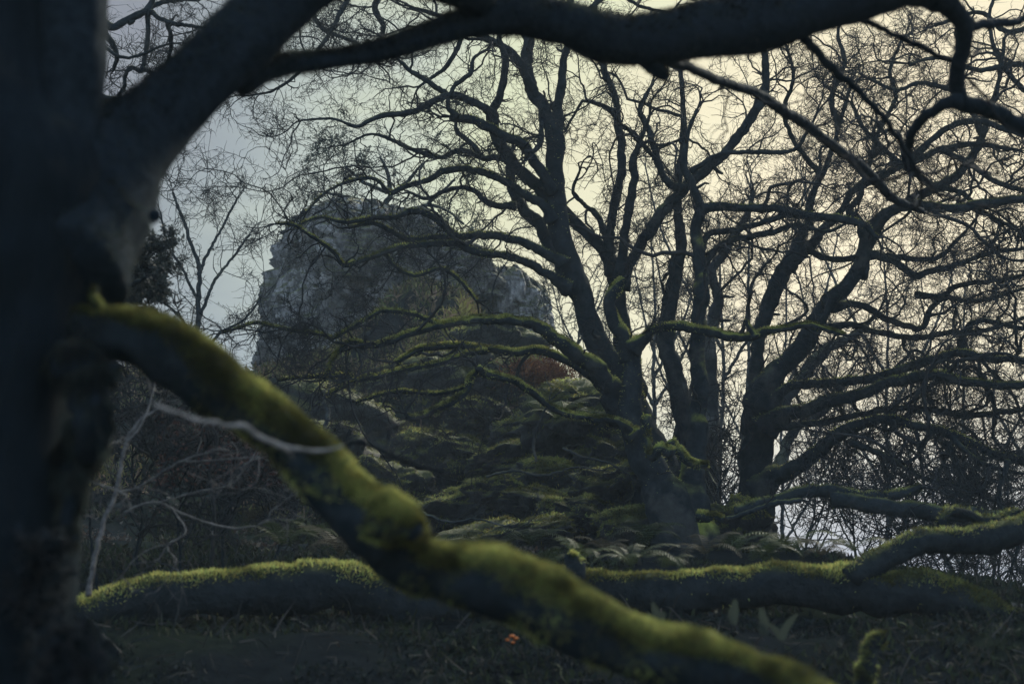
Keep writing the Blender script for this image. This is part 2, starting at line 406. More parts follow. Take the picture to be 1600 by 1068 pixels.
def rock_mat(name, dark, light, moss=0.6):
    m, nt, N, L = new_mat(name)
    out = N('ShaderNodeOutputMaterial'); bs = N('ShaderNodeBsdfPrincipled'); L(bs.outputs[0], out.inputs[0])
    bs.inputs['Roughness'].default_value = 0.8; bs.inputs['Specular IOR Level'].default_value = 0.3
    ge = N('ShaderNodeNewGeometry')
    mp = N('ShaderNodeMapping'); mp.inputs['Rotation'].default_value = (0.2, 0.5, 0.1); mp.inputs['Scale'].default_value = (1.6, 1.0, 0.7)
    L(ge.outputs['Position'], mp.inputs[0])
    n1 = N('ShaderNodeTexNoise'); n1.inputs['Scale'].default_value = 3.2; n1.inputs['Detail'].default_value = 10; n1.inputs['Roughness'].default_value = 0.72
    L(mp.outputs[0], n1.inputs['Vector'])
    n2 = N('ShaderNodeTexNoise'); n2.inputs['Scale'].default_value = 0.8; n2.inputs['Detail'].default_value = 5; L(ge.outputs['Position'], n2.inputs['Vector'])
    vo = N('ShaderNodeTexVoronoi'); vo.feature = 'DISTANCE_TO_EDGE'; vo.inputs['Scale'].default_value = 1.3
    wv = N('ShaderNodeVectorMath'); wv.operation = 'MULTIPLY_ADD'; L(n1.outputs['Color'], wv.inputs[0]); wv.inputs[1].default_value = (0.5, 0.5, 0.5); L(mp.outputs[0], wv.inputs[2])
    L(wv.outputs[0], vo.inputs['Vector'])
    ck = N('ShaderNodeMapRange'); L(vo.outputs['Distance'], ck.inputs[0]); ck.inputs[2].default_value = 0.04
    cr = N('ShaderNodeValToRGB'); e = cr.color_ramp.elements
    e[0].position = 0.40; e[0].color = (*dark, 1); e[1].position = 0.62; e[1].color = (*light, 1)
    L(n1.outputs[0], cr.inputs[0])
    mu = N('ShaderNodeMix'); mu.data_type = 'RGBA'; mu.blend_type = 'MULTIPLY'; mu.inputs[0].default_value = 0.5
    L(cr.outputs[0], mu.inputs[6])
    c2 = N('ShaderNodeValToRGB'); c2.color_ramp.elements[0].position = 0.35; c2.color_ramp.elements[0].color = (0.35, 0.35, 0.36, 1); c2.color_ramp.elements[1].position = 0.6
    L(n2.outputs[0], c2.inputs[0]); L(c2.outputs[0], mu.inputs[7])
    sp = N('ShaderNodeSeparateXYZ'); L(ge.outputs['Normal'], sp.inputs[0])
    a = N('ShaderNodeMath'); a.operation = 'MULTIPLY_ADD'; L(n2.outputs[0], a.inputs[0]); a.inputs[1].default_value = 1.6; L(sp.outputs['Z'], a.inputs[2])
    b = N('ShaderNodeMapRange'); b.interpolation_type = 'SMOOTHSTEP'; L(a.outputs[0], b.inputs[0]); b.inputs[1].default_value = 1.05; b.inputs[2].default_value = 1.5; b.inputs[4].default_value = moss
    mx = N('ShaderNodeMix'); mx.data_type = 'RGBA'; L(b.outputs[0], mx.inputs[0]); L(mu.outputs[2], mx.inputs[6])
    mg = N('ShaderNodeValToRGB'); mg.color_ramp.elements[0].color = (0.03, 0.035, 0.014, 1); mg.color_ramp.elements[1].color = (0.11, 0.12, 0.03, 1)
    L(n1.outputs[0], mg.inputs[0]); L(mg.outputs[0], mx.inputs[7])
    L(mx.outputs[2], bs.inputs['Base Color'])
    bu = N('ShaderNodeBump'); bu.inputs['Strength'].default_value = 1.0; bu.inputs['Distance'].default_value = 0.25
    ad = N('ShaderNodeMath'); ad.operation = 'MULTIPLY_ADD'; L(ck.outputs[0], ad.inputs[0]); ad.inputs[1].default_value = 0.35; L(n1.outputs[0], ad.inputs[2])
    L(ad.outputs[0], bu.inputs['Height']); L(bu.outputs[0], bs.inputs['Normal'])
    return m
M['rock'] = rock_mat('crag_rock', (0.075, 0.076, 0.080), (0.60, 0.59, 0.585), 0.9)
M['rock_dark'] = rock_mat('strata_and_shade_rock', (0.04, 0.04, 0.043), (0.26, 0.25, 0.25), 0.9)  # darker crag rock: dark strata, and recess shade put into the colour
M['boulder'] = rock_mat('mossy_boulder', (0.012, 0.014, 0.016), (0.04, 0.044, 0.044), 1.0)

def ground_mat():
    m, nt, N, L = new_mat('woodland_floor')
    out = N('ShaderNodeOutputMaterial'); bs = N('ShaderNodeBsdfPrincipled'); L(bs.outputs[0], out.inputs[0])
    bs.inputs['Roughness'].default_value = 1.0; bs.inputs['Specular IOR Level'].default_value = 0.0
    ge = N('ShaderNodeNewGeometry')
    n1 = N('ShaderNodeTexNoise'); n1.inputs['Scale'].default_value = 9; n1.inputs['Detail'].default_value = 9; n1.inputs['Roughness'].default_value = 0.7; L(ge.outputs['Position'], n1.inputs['Vector'])
    n2 = N('ShaderNodeTexNoise'); n2.inputs['Scale'].default_value = 0.9; n2.inputs['Detail'].default_value = 5; L(ge.outputs['Position'], n2.inputs['Vector'])
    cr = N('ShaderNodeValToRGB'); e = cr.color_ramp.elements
    e[0].position = 0.35; e[0].color = (0.005, 0.007, 0.009, 1); e[1].position = 0.68; e[1].color = (0.010, 0.013, 0.015, 1); L(n1.outputs[0], cr.inputs[0])  # darker than natural humus, canopy shade put into the floor colour
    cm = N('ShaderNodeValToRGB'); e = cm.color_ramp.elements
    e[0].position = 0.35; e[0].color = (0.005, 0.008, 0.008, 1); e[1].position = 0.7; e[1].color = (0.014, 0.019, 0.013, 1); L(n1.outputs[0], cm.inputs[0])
    b = N('ShaderNodeMapRange'); L(n2.outputs[0], b.inputs[0]); b.inputs[1].default_value = 0.45; b.inputs[2].default_value = 0.6
    mx = N('ShaderNodeMix'); mx.data_type = 'RGBA'; L(b.outputs[0], mx.inputs[0]); L(cr.outputs[0], mx.inputs[6]); L(cm.outputs[0], mx.inputs[7])
    L(mx.outputs[2], bs.inputs['Base Color'])
    bu = N('ShaderNodeBump'); bu.inputs['Distance'].default_value = 0.06; L(n1.outputs[0], bu.inputs['Height']); L(bu.outputs[0], bs.inputs['Normal'])
    return m
M['ground'] = ground_mat()

# ------------------------------------------------------------------ terrain
def hz(x, y, rough=True):
    x = np.asarray(x, float); y = np.asarray(y, float)
    b = np.interp(y, [-30, 0, 3, 5, 6.2, 7, 10, 14, 60], [-1.5, 0, 0.1, 0.48, 0.90, 1.06, 1.24, 1.42, 1.42])
    right = sm((x - 2.3) / 3.4)
    z = b - 0.5 * right * sm((y - 5) / 8) - 0.15 * right * np.maximum(y - 14, 0)
    left = sm((2.7 - x) / 2.1)
    z = z + left * 2.8 * sm((y - 14.3) / 10.5)
    z = z + 2.3 * np.exp(-((x + 1.6) / 1.75) ** 2 - ((y - 27.6) / 2.6) ** 2)
    z = z - 0.12 * np.maximum(y - 36, 0) * left
    z = z + 0.3 * sm((-2.2 - x) / 5) * sm((y - 5) / 8)
    if rough:
        p = np.stack([x, y, np.zeros_like(x)], -1)
        z = z + 0.10 * vnoise(p, 0.7, 3) + 0.05 * vnoise(p, 2.1, 4) + 0.02 * vnoise(p, 6, 5)
        z = z + 0.35 * left * sm((y - 15) / 4) * vnoise(p, 0.9, 7)
        lg = np.abs(vnoise(p * np.array([0.5, 1.4, 1]), 1.0, 21)); z = z - 0.30 * left * sm((y - 14.5) / 3) * (1 - sm(lg / 0.22)) + 0.07 * left * sm((y - 14.5) / 3) * vnoise(p, 4.0, 22)
    return z
def G(px, Y, dz=0.0):
    x = (px - 800) / FPX * Y / math.cos(PITCH) * 1.0
    return np.array([x, Y, float(hz(x, Y)) + dz])
def GP(px, py, y0=4.0, y1=40.0):
    """where the line of sight meets the ground"""
    v = ray(px, py)
    Y = np.linspace(y0, y1, 900); t = Y / v[1]
    d = CAMZ + v[2] * t - hz(v[0] * t, Y)
    i = np.argmax(d < 0) if np.any(d < 0) else len(Y) - 1
    return np.array([v[0] * t[i], Y[i], float(hz(v[0] * t[i], Y[i]))])

def build_ground():
    u = np.linspace(-1, 1, 300); gx = 9 * u + 61 * u ** 5
    w = np.linspace(0, 1, 360); gy = -12 + 50 * w + 112 * w ** 6
    X, Y = np.meshgrid(gx, gy); Z = hz(X, Y)
    V = np.stack([X, Y, Z], -1).reshape(-1, 3)
    i = np.arange(len(gy) * len(gx)).reshape(len(gy), len(gx))
    F = np.stack([i[:-1, :-1], i[:-1, 1:], i[1:, 1:], i[1:, :-1]], -1).reshape(-1, 4)
    tag(make_obj('ground', V, F, M['ground']), kind='structure')
build_ground()

# ------------------------------------------------------------------ rocks
def ring_rock(name, label, outline, Y, depth, mat, seed, amp=0.25, cat='rock', group=None, nz=110, nt=200, expo=4.0, strata=0.12):
    """outline: (py, left px, right px) from the top down; a boxy, cracked solid of that width and depth"""
    rows = []
    for (py, l, r) in outline:
        a, b = W(l, py, Y), W(r, py, Y); rows.append((a[2], a[0], b[0]))
    rows = rows[::-1]; zz = np.array([r[0] for r in rows])
    z = np.linspace(zz[0], zz[-1], nz)
    lx = np.interp(z, zz, [r[1] for r in rows]); rx = np.interp(z, zz, [r[2] for r in rows])
    th = np.linspace(0, 2 * np.pi, nt, endpoint=False)
    c, s = np.cos(th), np.sin(th)
    ex = np.sign(c) * np.abs(c) ** (2 / expo); ey = np.sign(s) * np.abs(s) ** (2 / expo)
    top = np.sqrt(np.clip(1 - np.clip((z - (zz[-1] - 0.22 * (zz[-1] - zz[0]))) / (0.22 * (zz[-1] - zz[0])), 0, 1) ** 3, 0.02, 1))
    dep = depth * (0.75 + 0.25 * top)
    X = (lx + rx)[:, None] / 2 + (rx - lx)[:, None] / 2 * ex[None]
    Yy = Y + dep[:, None] * ey[None] + 0.0 * X
    Z = z[:, None] + 0 * X
    # close the top with shrinking rings
    caps = []
    for k, f in enumerate((0.93, 0.8, 0.6, 0.35, 0.1)):
        cx, cy = X[-1].mean(), Yy[-1].mean()
        caps.append(np.stack([cx + (X[-1] - cx) * f, cy + (Yy[-1] - cy) * f, Z[-1] + 0.10 * (1 - f) * (zz[-1] - zz[0]) * 0.6], -1))
    P = np.concatenate([np.stack([X, Yy, Z], -1), np.stack(caps)])
    D = P - np.array([P[..., 0].mean(), Y, 0]); D[..., 2] *= 0; D = nrm(D)
    D[nz:, :, 2] = 1.2; D = nrm(D)
    sz = max(zz[-1] - zz[0], 0.3)
    q = P / sz * 4.0
    tilt = q @ np.array([[1, 0, 0.35], [0, 1, 0.1], [-0.35, 0, 1]])
    # flat facets from cells, strata ledges, then roughness
    cell = np.zeros(P.shape[:2])
    flat = tilt.reshape(-1, 3) + 0.25 * np.stack([vnoise(tilt.reshape(-1, 3), 1.3, seed + 30 + i) for i in range(3)], -1)
    crack = np.zeros(len(flat)); cv = np.zeros(len(flat))
    for i, v in enumerate(flat):
        dd, pp = mnoise.voronoi(Vector((v[0] * 1.15, v[1] * 1.15, v[2] * 0.5)))
        cv[i] = math.sin(pp[0][0] * 12.9 + pp[0][1] * 78.2 + pp[0][2] * 37.7); crack[i] = min(1.0, (dd[1] - dd[0]) * 7)
    cell = cv.reshape(P.shape[:2]); crack = crack.reshape(P.shape[:2])
    st = vnoise(np.stack([tilt[..., 2] * 1.7, tilt[..., 0] * 0.25, tilt[..., 1] * 0.25], -1), 1.0, seed + 3)
    d = amp * (0.8 * fbm(q, 0.7, 3, seed) + 0.75 * cell * crack - 0.75 * (1 - crack)) + strata * st + 0.8 * amp * (0.45 - np.abs(fbm(tilt * np.array([1, 1, 0.6]), 2.6, 4, seed + 8, 0.6))) + 0.2 * amp * fbm(q, 9.0, 3, seed + 9, 0.6)
    P = P + D * d[..., None] * sz * 0.22
    P[..., 2] += 0.05 * sz * vnoise(q, 0.9, seed + 11) * sm((P[..., 2] - zz[0]) / sz)
    n = P.shape[0]
    idx = np.arange(n * nt).reshape(n, nt)
    F = np.stack([idx[:-1], np.roll(idx[:-1], -1, 1), np.roll(idx[1:], -1, 1), idx[1:]], -1).reshape(-1, 4)
    V = np.concatenate([P.reshape(-1, 3), P[-1].mean(0)[None]])
    tt = np.stack([np.full(nt, n * nt), idx[-1], np.roll(idx[-1], -1)], -1)
    base = np.array([P[0, :, 0].mean(), Y, zz[0]])
    o = make_obj(name, V, [F, tt], mat)
    o.data.transform(__import__('mathutils').Matrix.Translation(-Vector(base))); o.location = base
    try: o.data.set_sharp_from_angle(angle=math.radians(22))
    except Exception: pass
    tag(o, label, cat, group)
    return o
ring_rock('rock_crag', 'tall grey cracked rock crag rising behind the oaks', 
          [(334, 540, 588), (341, 508, 622), (351, 486, 648), (366, 474, 676), (390, 467, 706), (418, 461, 733), (450, 455, 756), (500, 449, 772), (560, 446, 780), (600, 442, 784), (680, 436, 790)],
          31.0, 2.6, M['rock'], 3, amp=0.34, nz=230, nt=420)
ring_rock('rock_block', 'lower flat topped grey rock block at the right shoulder of the crag',
          [(436, 778, 815), (444, 770, 828), (462, 768, 848), (490, 766, 856), (540, 764, 858), (620, 760, 860)],
          30.0, 1.3, M['rock'], 9, amp=0.26, nz=70, nt=140)

ring_rock('rock_outcrop', 'dark layered rock slab jutting from the upper right of the crag above the heath',
          [(384, 690, 730), (394, 660, 752), (412, 640, 772), (440, 632, 782), (470, 640, 784)], 28.9, 0.9, M['rock_dark'], 21, amp=0.42, nz=60, nt=150, strata=0.3)
ring_rock('rock_outcrop', 'overhanging rock slab coloured dark for the recess shade in the middle of the crag face above the heath',
          [(372, 520, 585), (384, 500, 610), (404, 488, 622), (424, 492, 612), (440, 505, 590)], 28.7, 0.7, M['rock_dark'], 27, amp=0.42, nz=60, nt=150, strata=0.3)  # dark colour stands in for the shade under the overhang
def boulder(px, py, wpx, hpx, Y, label, seed, deep=0.8, moss=2500, group='mossy boulders on the slope', name='boulder'):
    c = W(px, py, Y); rx = S2(wpx, Y) / 2; rz = S2(hpx, Y); ry = rx * deep
    nt, nz = 60, 34
    th = np.linspace(0, 2 * np.pi, nt, endpoint=False); ph = np.linspace(-0.35, 0.5, nz) * np.pi
    X = np.cos(ph)[:, None] * np.cos(th); Yy = np.cos(ph)[:, None] * np.sin(th); Z = np.sin(ph)[:, None] + 0 * X
    D = np.stack([X, Yy, Z], -1); e = 0.9
    Dp = np.sign(D) * np.abs(D) ** e
    f = 1 + 0.36 * fbm(D, 1.5, 3, seed) + 0.30 * (0.4 - np.abs(fbm(D, 3.0, 3, seed + 5)))
    Dp = Dp + np.stack([0 * D[..., 0], 0 * D[..., 0], D[..., 0] * 0.5 * math.sin(seed * 2.1)], -1)
    P = Dp * f[..., None] * np.array([rx, ry, rz])
    idx = np.arange(nz * nt).reshape(nz, nt)
    F = np.stack([idx[:-1], np.roll(idx[:-1], -1, 1), np.roll(idx[1:], -1, 1), idx[1:]], -1).reshape(-1, 4)
    root = thing(name, label, 'boulder', c, group)
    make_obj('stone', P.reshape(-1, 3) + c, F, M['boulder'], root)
    Vg = P + c
    nn = nrm(np.cross(np.roll(Vg, -1, 1) - np.roll(Vg, 1, 1), np.gradient(Vg, axis=0)))
    g = Geo()
    a = fuzz(Vg, nn, moss, 0.045, 0.004, up=0.45, side=0.02, hue=1 if seed % 2 else 0, seed=seed, droop=0.5, patch=2.0)
    g.add(*a); tag(g.obj('moss', M['moss'], root), kind='stuff')
    return root

# ------------------------------------------------------------------ trees
def limb(root, pts, Y0, Y1, mat, name='limb', k=12, lump=0.12, seed=0, flare=0.35, bow=0.0, ridge=0.0, step=None, gnarl=0.3, moss=0, mossL=0.03, mossw=0.004, up=0.1, side=0.1, hue=0, droop=0.0, t0=0.0, mossgeo=None, rs=1.0, patch=1.0, ragged=0):
    """pts: traced (px, py, radius px); distance runs from Y0 to Y1"""
    n = len(pts); P = []; R = []
    cum = [0.0]
    for a, b in zip(pts[:-1], pts[1:]): cum.append(cum[-1] + math.hypot(b[0] - a[0], b[1] - a[1]))
    for i, (px, py, r) in enumerate(pts):
        t = cum[i] / cum[-1]
        Y = Y0 + (Y1 - Y0) * t + bow * math.sin(math.pi * t)
        P.append(W(px, py, Y)); R.append(S2(r * rs, Y))
    P, R = catmull(P, R, step)
    if flare:
        s = np.concatenate([[0], np.cumsum(np.linalg.norm(np.diff(P, axis=0), axis=1))])
        R = R * (1 + flare * np.exp(-(s / (R[0] * 2.2)) ** 2))
    VV, F, V, D = tube(P, R, k, lump, seed, ridge, gnarl)
    o = make_obj(name, VV, F, mat, root)
    if moss:
        a = fuzz(V, D, moss, mossL, mossw, up, side, hue, seed, droop, t0, patch)
        if mossgeo is None:
            g = Geo(); g.add(*a)
            if ragged: g.add(*fuzz(V, D, ragged, mossL * 2.3, mossw * 1.1, -0.1, 0.0, 2, seed + 2, 0.9, t0, 2.6))
            mo = g.obj('moss', M['moss'], root); mo.parent = o; tag(mo, kind='stuff')
        else: mossgeo.add(*a)
    return P, R, o

# ---- A: the near tree at the left
def near_tree():
    base = np.array([*W(-20, 1068, 2.85)[:2], 0.0]); base[2] = float(hz(base[0], base[1])) - 0.05
    root = thing('oak_tree', 'dark close oak trunk at the left edge with an arching limb and a mossy branch', 'tree', base)
    limb(root, [(-45, 2300, 190), (-40, 1500, 160), (-35, 1150, 145), (-25, 950, 132), (-15, 800, 122), (-10, 650, 118), (0, 500, 128), (8, 400, 150), (0, 300, 160), (-20, 180, 128), (-25, 60, 118), (-25, -120, 112), (-30, -400, 100)],
         2.9, 2.9, M['trunk_bark'], 'trunk', 72, 0.10, 1, 0, ridge=0.05, step=0.02, gnarl=0.05)
    limb(root, [(40, 460, 70), (80, 320, 66), (104, 150, 58), (108, 60, 58), (112, -60, 58), (110, -300, 50)], 2.92, 2.88, M['near_bark'], 'limb', 20, 0.08, 2, 0, ridge=0.03, step=0.03, gnarl=0.05)
    kw = dict(k=28, lump=0.08, ridge=0.03, step=0.025, gnarl=0.12)
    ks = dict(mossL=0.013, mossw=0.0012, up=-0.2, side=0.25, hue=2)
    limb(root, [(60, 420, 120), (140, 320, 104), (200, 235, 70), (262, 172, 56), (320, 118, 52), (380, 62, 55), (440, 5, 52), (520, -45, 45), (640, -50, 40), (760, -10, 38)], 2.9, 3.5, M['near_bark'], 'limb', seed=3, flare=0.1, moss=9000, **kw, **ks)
    limb(root, [(235, 340, 8), (243, 338, 14), (248, 342, 9)], 2.82, 2.82, M['near_bark'], 'knot', 16, 0.1, 4, 0, step=0.01)
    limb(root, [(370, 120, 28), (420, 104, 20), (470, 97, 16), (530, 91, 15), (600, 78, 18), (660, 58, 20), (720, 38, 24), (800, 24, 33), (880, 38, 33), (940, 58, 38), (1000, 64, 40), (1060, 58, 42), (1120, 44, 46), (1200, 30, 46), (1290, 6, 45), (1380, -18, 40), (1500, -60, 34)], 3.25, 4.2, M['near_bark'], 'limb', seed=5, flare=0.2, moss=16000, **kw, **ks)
    limb(root, [(975, 75, 16), (1005, 92, 14), (1028, 108, 12), (1042, 122, 7)], 3.8, 3.8, M['near_bark'], 'stub', 14, 0.12, 6, 0.2, moss=500, **ks)
    # drooping side branches of the arching limb
    tw = []
    kb = dict(k=12, lump=0.1, gnarl=0.5)
    P, R, o = limb(root, [(1420, -20, 22), (1452, -2, 20), (1482, 16, 19), (1502, 42, 15), (1500, 90, 13), (1496, 140, 13), (1505, 164, 14), (1548, 174, 13), (1580, 188, 13), (1640, 225, 12)], 4.2, 4.8, M['near_bark'], 'limb', seed=7, **kb); tw.append((P, R, 0.3))
    P, R, o = limb(root, [(1500, 36, 9), (1535, 40, 8), (1570, 36, 7), (1620, 28, 6)], 4.4, 4.8, M['near_bark'], 'limb', seed=8, **kb); tw.append((P, R, 0.3))
    P, R, o = limb(root, [(1497, 158, 10), (1465, 170, 9), (1438, 186, 9), (1424, 212, 8), (1414, 250, 7), (1432, 270, 5)], 4.5, 4.9, M['near_bark'], 'limb', seed=9, **kb); tw.append((P, R, 0.3))
    P, R, o = limb(root, [(1250, 50, 8), (1268, 72, 8), (1300, 105, 7), (1340, 140, 6), (1390, 195, 5), (1430, 262, 4)], 4.0, 4.4, M['near_bark'], 'limb', seed=10, **kb); tw.append((P, R, 0.15))
    P, R, o = limb(root, [(1330, 22, 6), (1370, 42, 5), (1430, 70, 5), (1485, 95, 4)], 4.1, 4.5, M['near_bark'], 'limb', seed=12, **kb); tw.append((P, R, 0.15))
    P, R, o = limb(root, [(990, 82, 9), (1030, 92, 8), (1075, 105, 8), (1131, 129, 8), (1187, 148, 8), (1225, 174, 9), (1270, 202, 8), (1307, 232, 8), (1349, 262, 8), (1375, 289, 8), (1397, 311, 7), (1440, 330, 5)], 4.0, 8.0, M['near_bark'], 'limb', seed=11, k=12, lump=0.06, gnarl=0.2); tw.append((P, R, 0.4))
    g, _ = twig_crown(tw, 2.0, (0.2, 0.6), 0.5, 0.0, 3, 3, 2, 0, rmin=0.0016)
    tag(g.obj('twigs', M['twig'], root), kind='stuff')
    # the mossy branch running down to the right
    limb(root, [(10, 520, 60), (80, 526, 52), (150, 524, 46), (215, 528, 47), (262, 545, 52), (310, 580, 54), (365, 622, 48), (425, 668, 46), (482, 718, 48), (525, 765, 46), (575, 812, 50), (615, 850, 56), (652, 880, 46), (710, 898, 50), (775, 908, 54), (840, 942, 56), (900, 972, 52), (965, 1008, 50), (1050, 1030, 50), (1130, 1050, 50), (1210, 1082, 50), (1300, 1130, 50), (1480, 1230, 52)],
         2.9, 2.55, M['near_moss'], 'mossy_branch', 44, 0.17, 14, 0, step=0.012, gnarl=0.10, moss=80000, mossL=0.012, mossw=0.0011, up=0.16, side=0.06, bow=0.08, patch=1.5, rs=0.92, ragged=5000)
    # broken knuckle where the branch steps
    limb(root, [(590, 800, 40), (622, 815, 36), (648, 832, 16)], 2.72, 2.68, M['near_moss'], 'knot', 20, 0.15, 15, 0.0, step=0.01, moss=6000, mossL=0.011, mossw=0.0011, up=0.0)
    limb(root, [(150, 480, 6), (148, 464, 4), (152, 450, 2.5)], 2.8, 2.8, M['near_moss'], 'stub', 10, 0.15, 16, 0.4, step=0.006, moss=400, mossL=0.010, mossw=0.001, up=-0.2, hue=1)
    # curtain of moss hanging on the trunk under the branch
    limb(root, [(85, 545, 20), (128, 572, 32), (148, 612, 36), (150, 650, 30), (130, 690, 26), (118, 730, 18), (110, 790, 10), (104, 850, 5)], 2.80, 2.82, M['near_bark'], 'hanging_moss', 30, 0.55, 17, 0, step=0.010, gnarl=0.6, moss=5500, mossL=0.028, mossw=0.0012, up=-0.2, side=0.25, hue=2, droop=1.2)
near_tree()

# ---- pale dead stick and dark twigs caught on the mossy branch
def loose_stick(name, label, paths, Y0, Y1, mat, tw=None, cat='branch'):
    c = W(paths[0][0][0], paths[0][0][1], Y0)
    root = thing(name, label, cat, c)
    L = []
    for i, p in enumerate(paths):
        P, R, o = limb(root, p, Y0, Y1, mat, 'stem' if i == 0 else 'side_shoot', 10, 0.15, 31 + i, 0, gnarl=0.4); L.append((P, R, 1))
    if tw:
        g, _ = twig_crown(L, *tw[0], **tw[1]); tag(g.obj('twigs', M['twig'] if mat is not M['pale_stick'] else mat, root), kind='stuff')
loose_stick('dead_branch', 'pale bare dead stick lying across the mossy branch', [[(238, 630, 2.5), (262, 641, 3.5), (285, 647, 3), (310, 658, 3.5), (338, 660, 4.5), (352, 664, 3.5), (386, 668, 4.5), (395, 677, 5), (410, 686, 3.8), (425, 690, 4.5), (442, 698, 4.5), (475, 703, 3.5), (505, 704, 3), (535, 697, 2)], [(388, 668, 3), (378, 661, 2), (368, 659, 1.2)], [(440, 697, 2.5), (452, 708, 2), (458, 716, 1)]], 2.62, 2.68, M['pale_stick'])
loose_stick('dead_branch', 'thin dark dead twig reaching right beyond the mossy branch', [[(530, 700, 3.5), (560, 690, 3), (600, 705, 2.6), (640, 722, 2.4), (690, 735, 2), (740, 720, 1.4)], [(600, 705, 2), (640, 694, 1.8), (680, 680, 1.3)], [(560, 690, 2), (610, 668, 1.6), (650, 655, 1.2)]], 3.6, 3.9, M['trunk_bark'], ((2.0, (0.1, 0.3)), dict(scale=0.4, levels=2, m2=2, rmin=0.002)))

# ---- B: fallen trunks
def fallen():
    c = G(700, 7.0)
    root = thing('fallen_log', 'long mossy fallen trunk lying across the foreground from edge to edge', 'log', c)
    kw = dict(k=24, lump=0.24, step=0.04, gnarl=0.35, mossL=0.022, mossw=0.0024, up=0.30, side=0.006, rs=0.72, patch=0.9, ridge=0.04, hue=0)
    limb(root, [(40, 1030, 60), (110, 985, 52), (160, 962, 50), (230, 935, 50), (330, 925, 48), (430, 916, 50), (500, 916, 52), (570, 926, 52), (620, 950, 50), (700, 950, 46), (780, 930, 46), (850, 916, 46), (890, 912, 42), (940, 924, 42), (1010, 926, 42), (1060, 927, 42), (1120, 918, 42), (1180, 910, 42), (1250, 910, 42), (1320, 918, 46), (1390, 925, 46), (1450, 935, 48), (1510, 955, 48), (1580, 978, 50), (1680, 1000, 52), (1850, 1030, 54)], 7.0, 7.4, M['log_bark'], 'trunk', seed=41, flare=0, bow=0.5, moss=26000, **kw)
    limb(root, [(1330, 905, 22), (1362, 876, 26), (1405, 852, 27), (1452, 838, 26), (1510, 842, 28), (1560, 838, 30), (1600, 822, 26), (1660, 790, 22), (1760, 720, 18)], 7.6, 8.2, M['log_bark'], 'limb', seed=42, flare=0.1, moss=2000, **{**kw, 'hue': 1})
    limb(root, [(1470, 820, 9), (1480, 800, 10), (1505, 802, 11), (1545, 812, 10), (1590, 800, 8)], 8.0, 8.4, M['log_bark'], 'limb', seed=43, flare=0.1, moss=300, **{**kw, 'hue': 1})
    limb(root, [(895, 915, 20), (900, 885, 18), (885, 868, 10)], 6.9, 6.9, M['log_bark'], 'stub', seed=44, flare=0.1, moss=500, **kw)
fallen()
def fallen2():
    root = thing('fallen_branch', 'dark fallen branch with moss on top beside the right oak base', 'log', G(1300, 12.5))
    kw = dict(k=12, lump=0.15, gnarl=0.4)
    L = []
    P, R, o = limb(root, [(1150, 800, 8), (1210, 780, 9), (1255, 770, 10), (1295, 766, 10), (1320, 772, 10), (1356, 776, 9), (1405, 774, 8), (1440, 760, 5)], 12.5, 12.5, M['oak_bark'], 'stem', seed=51, moss=700, mossL=0.022, mossw=0.0035, hue=1, up=0.4, **kw); L.append((P, R, 1))
    P, R, o = limb(root, [(1300, 780, 10), (1350, 786, 13), (1400, 792, 13), (1450, 800, 13), (1500, 804, 12), (1560, 808, 10), (1640, 800, 9)], 12.5, 12.0, M['oak_bark'], 'side_shoot', seed=52, moss=400, mossL=0.022, mossw=0.0035, hue=1, up=0.4, **kw); L.append((P, R, 1))
    P, R, o = limb(root, [(1135, 810, 3), (1170, 800, 3.5), (1210, 786, 4), (1250, 780, 4)], 12.0, 12.3, M['oak_bark'], 'side_shoot', seed=53, **kw); L.append((P, R, 0.5))
    g, _ = twig_crown(L, 5, (0.25, 0.8), 0.7, 0.02, 4, 4, 3, 2)
    tag(g.obj('twigs', M['twig'], root), kind='stuff')
fallen2()

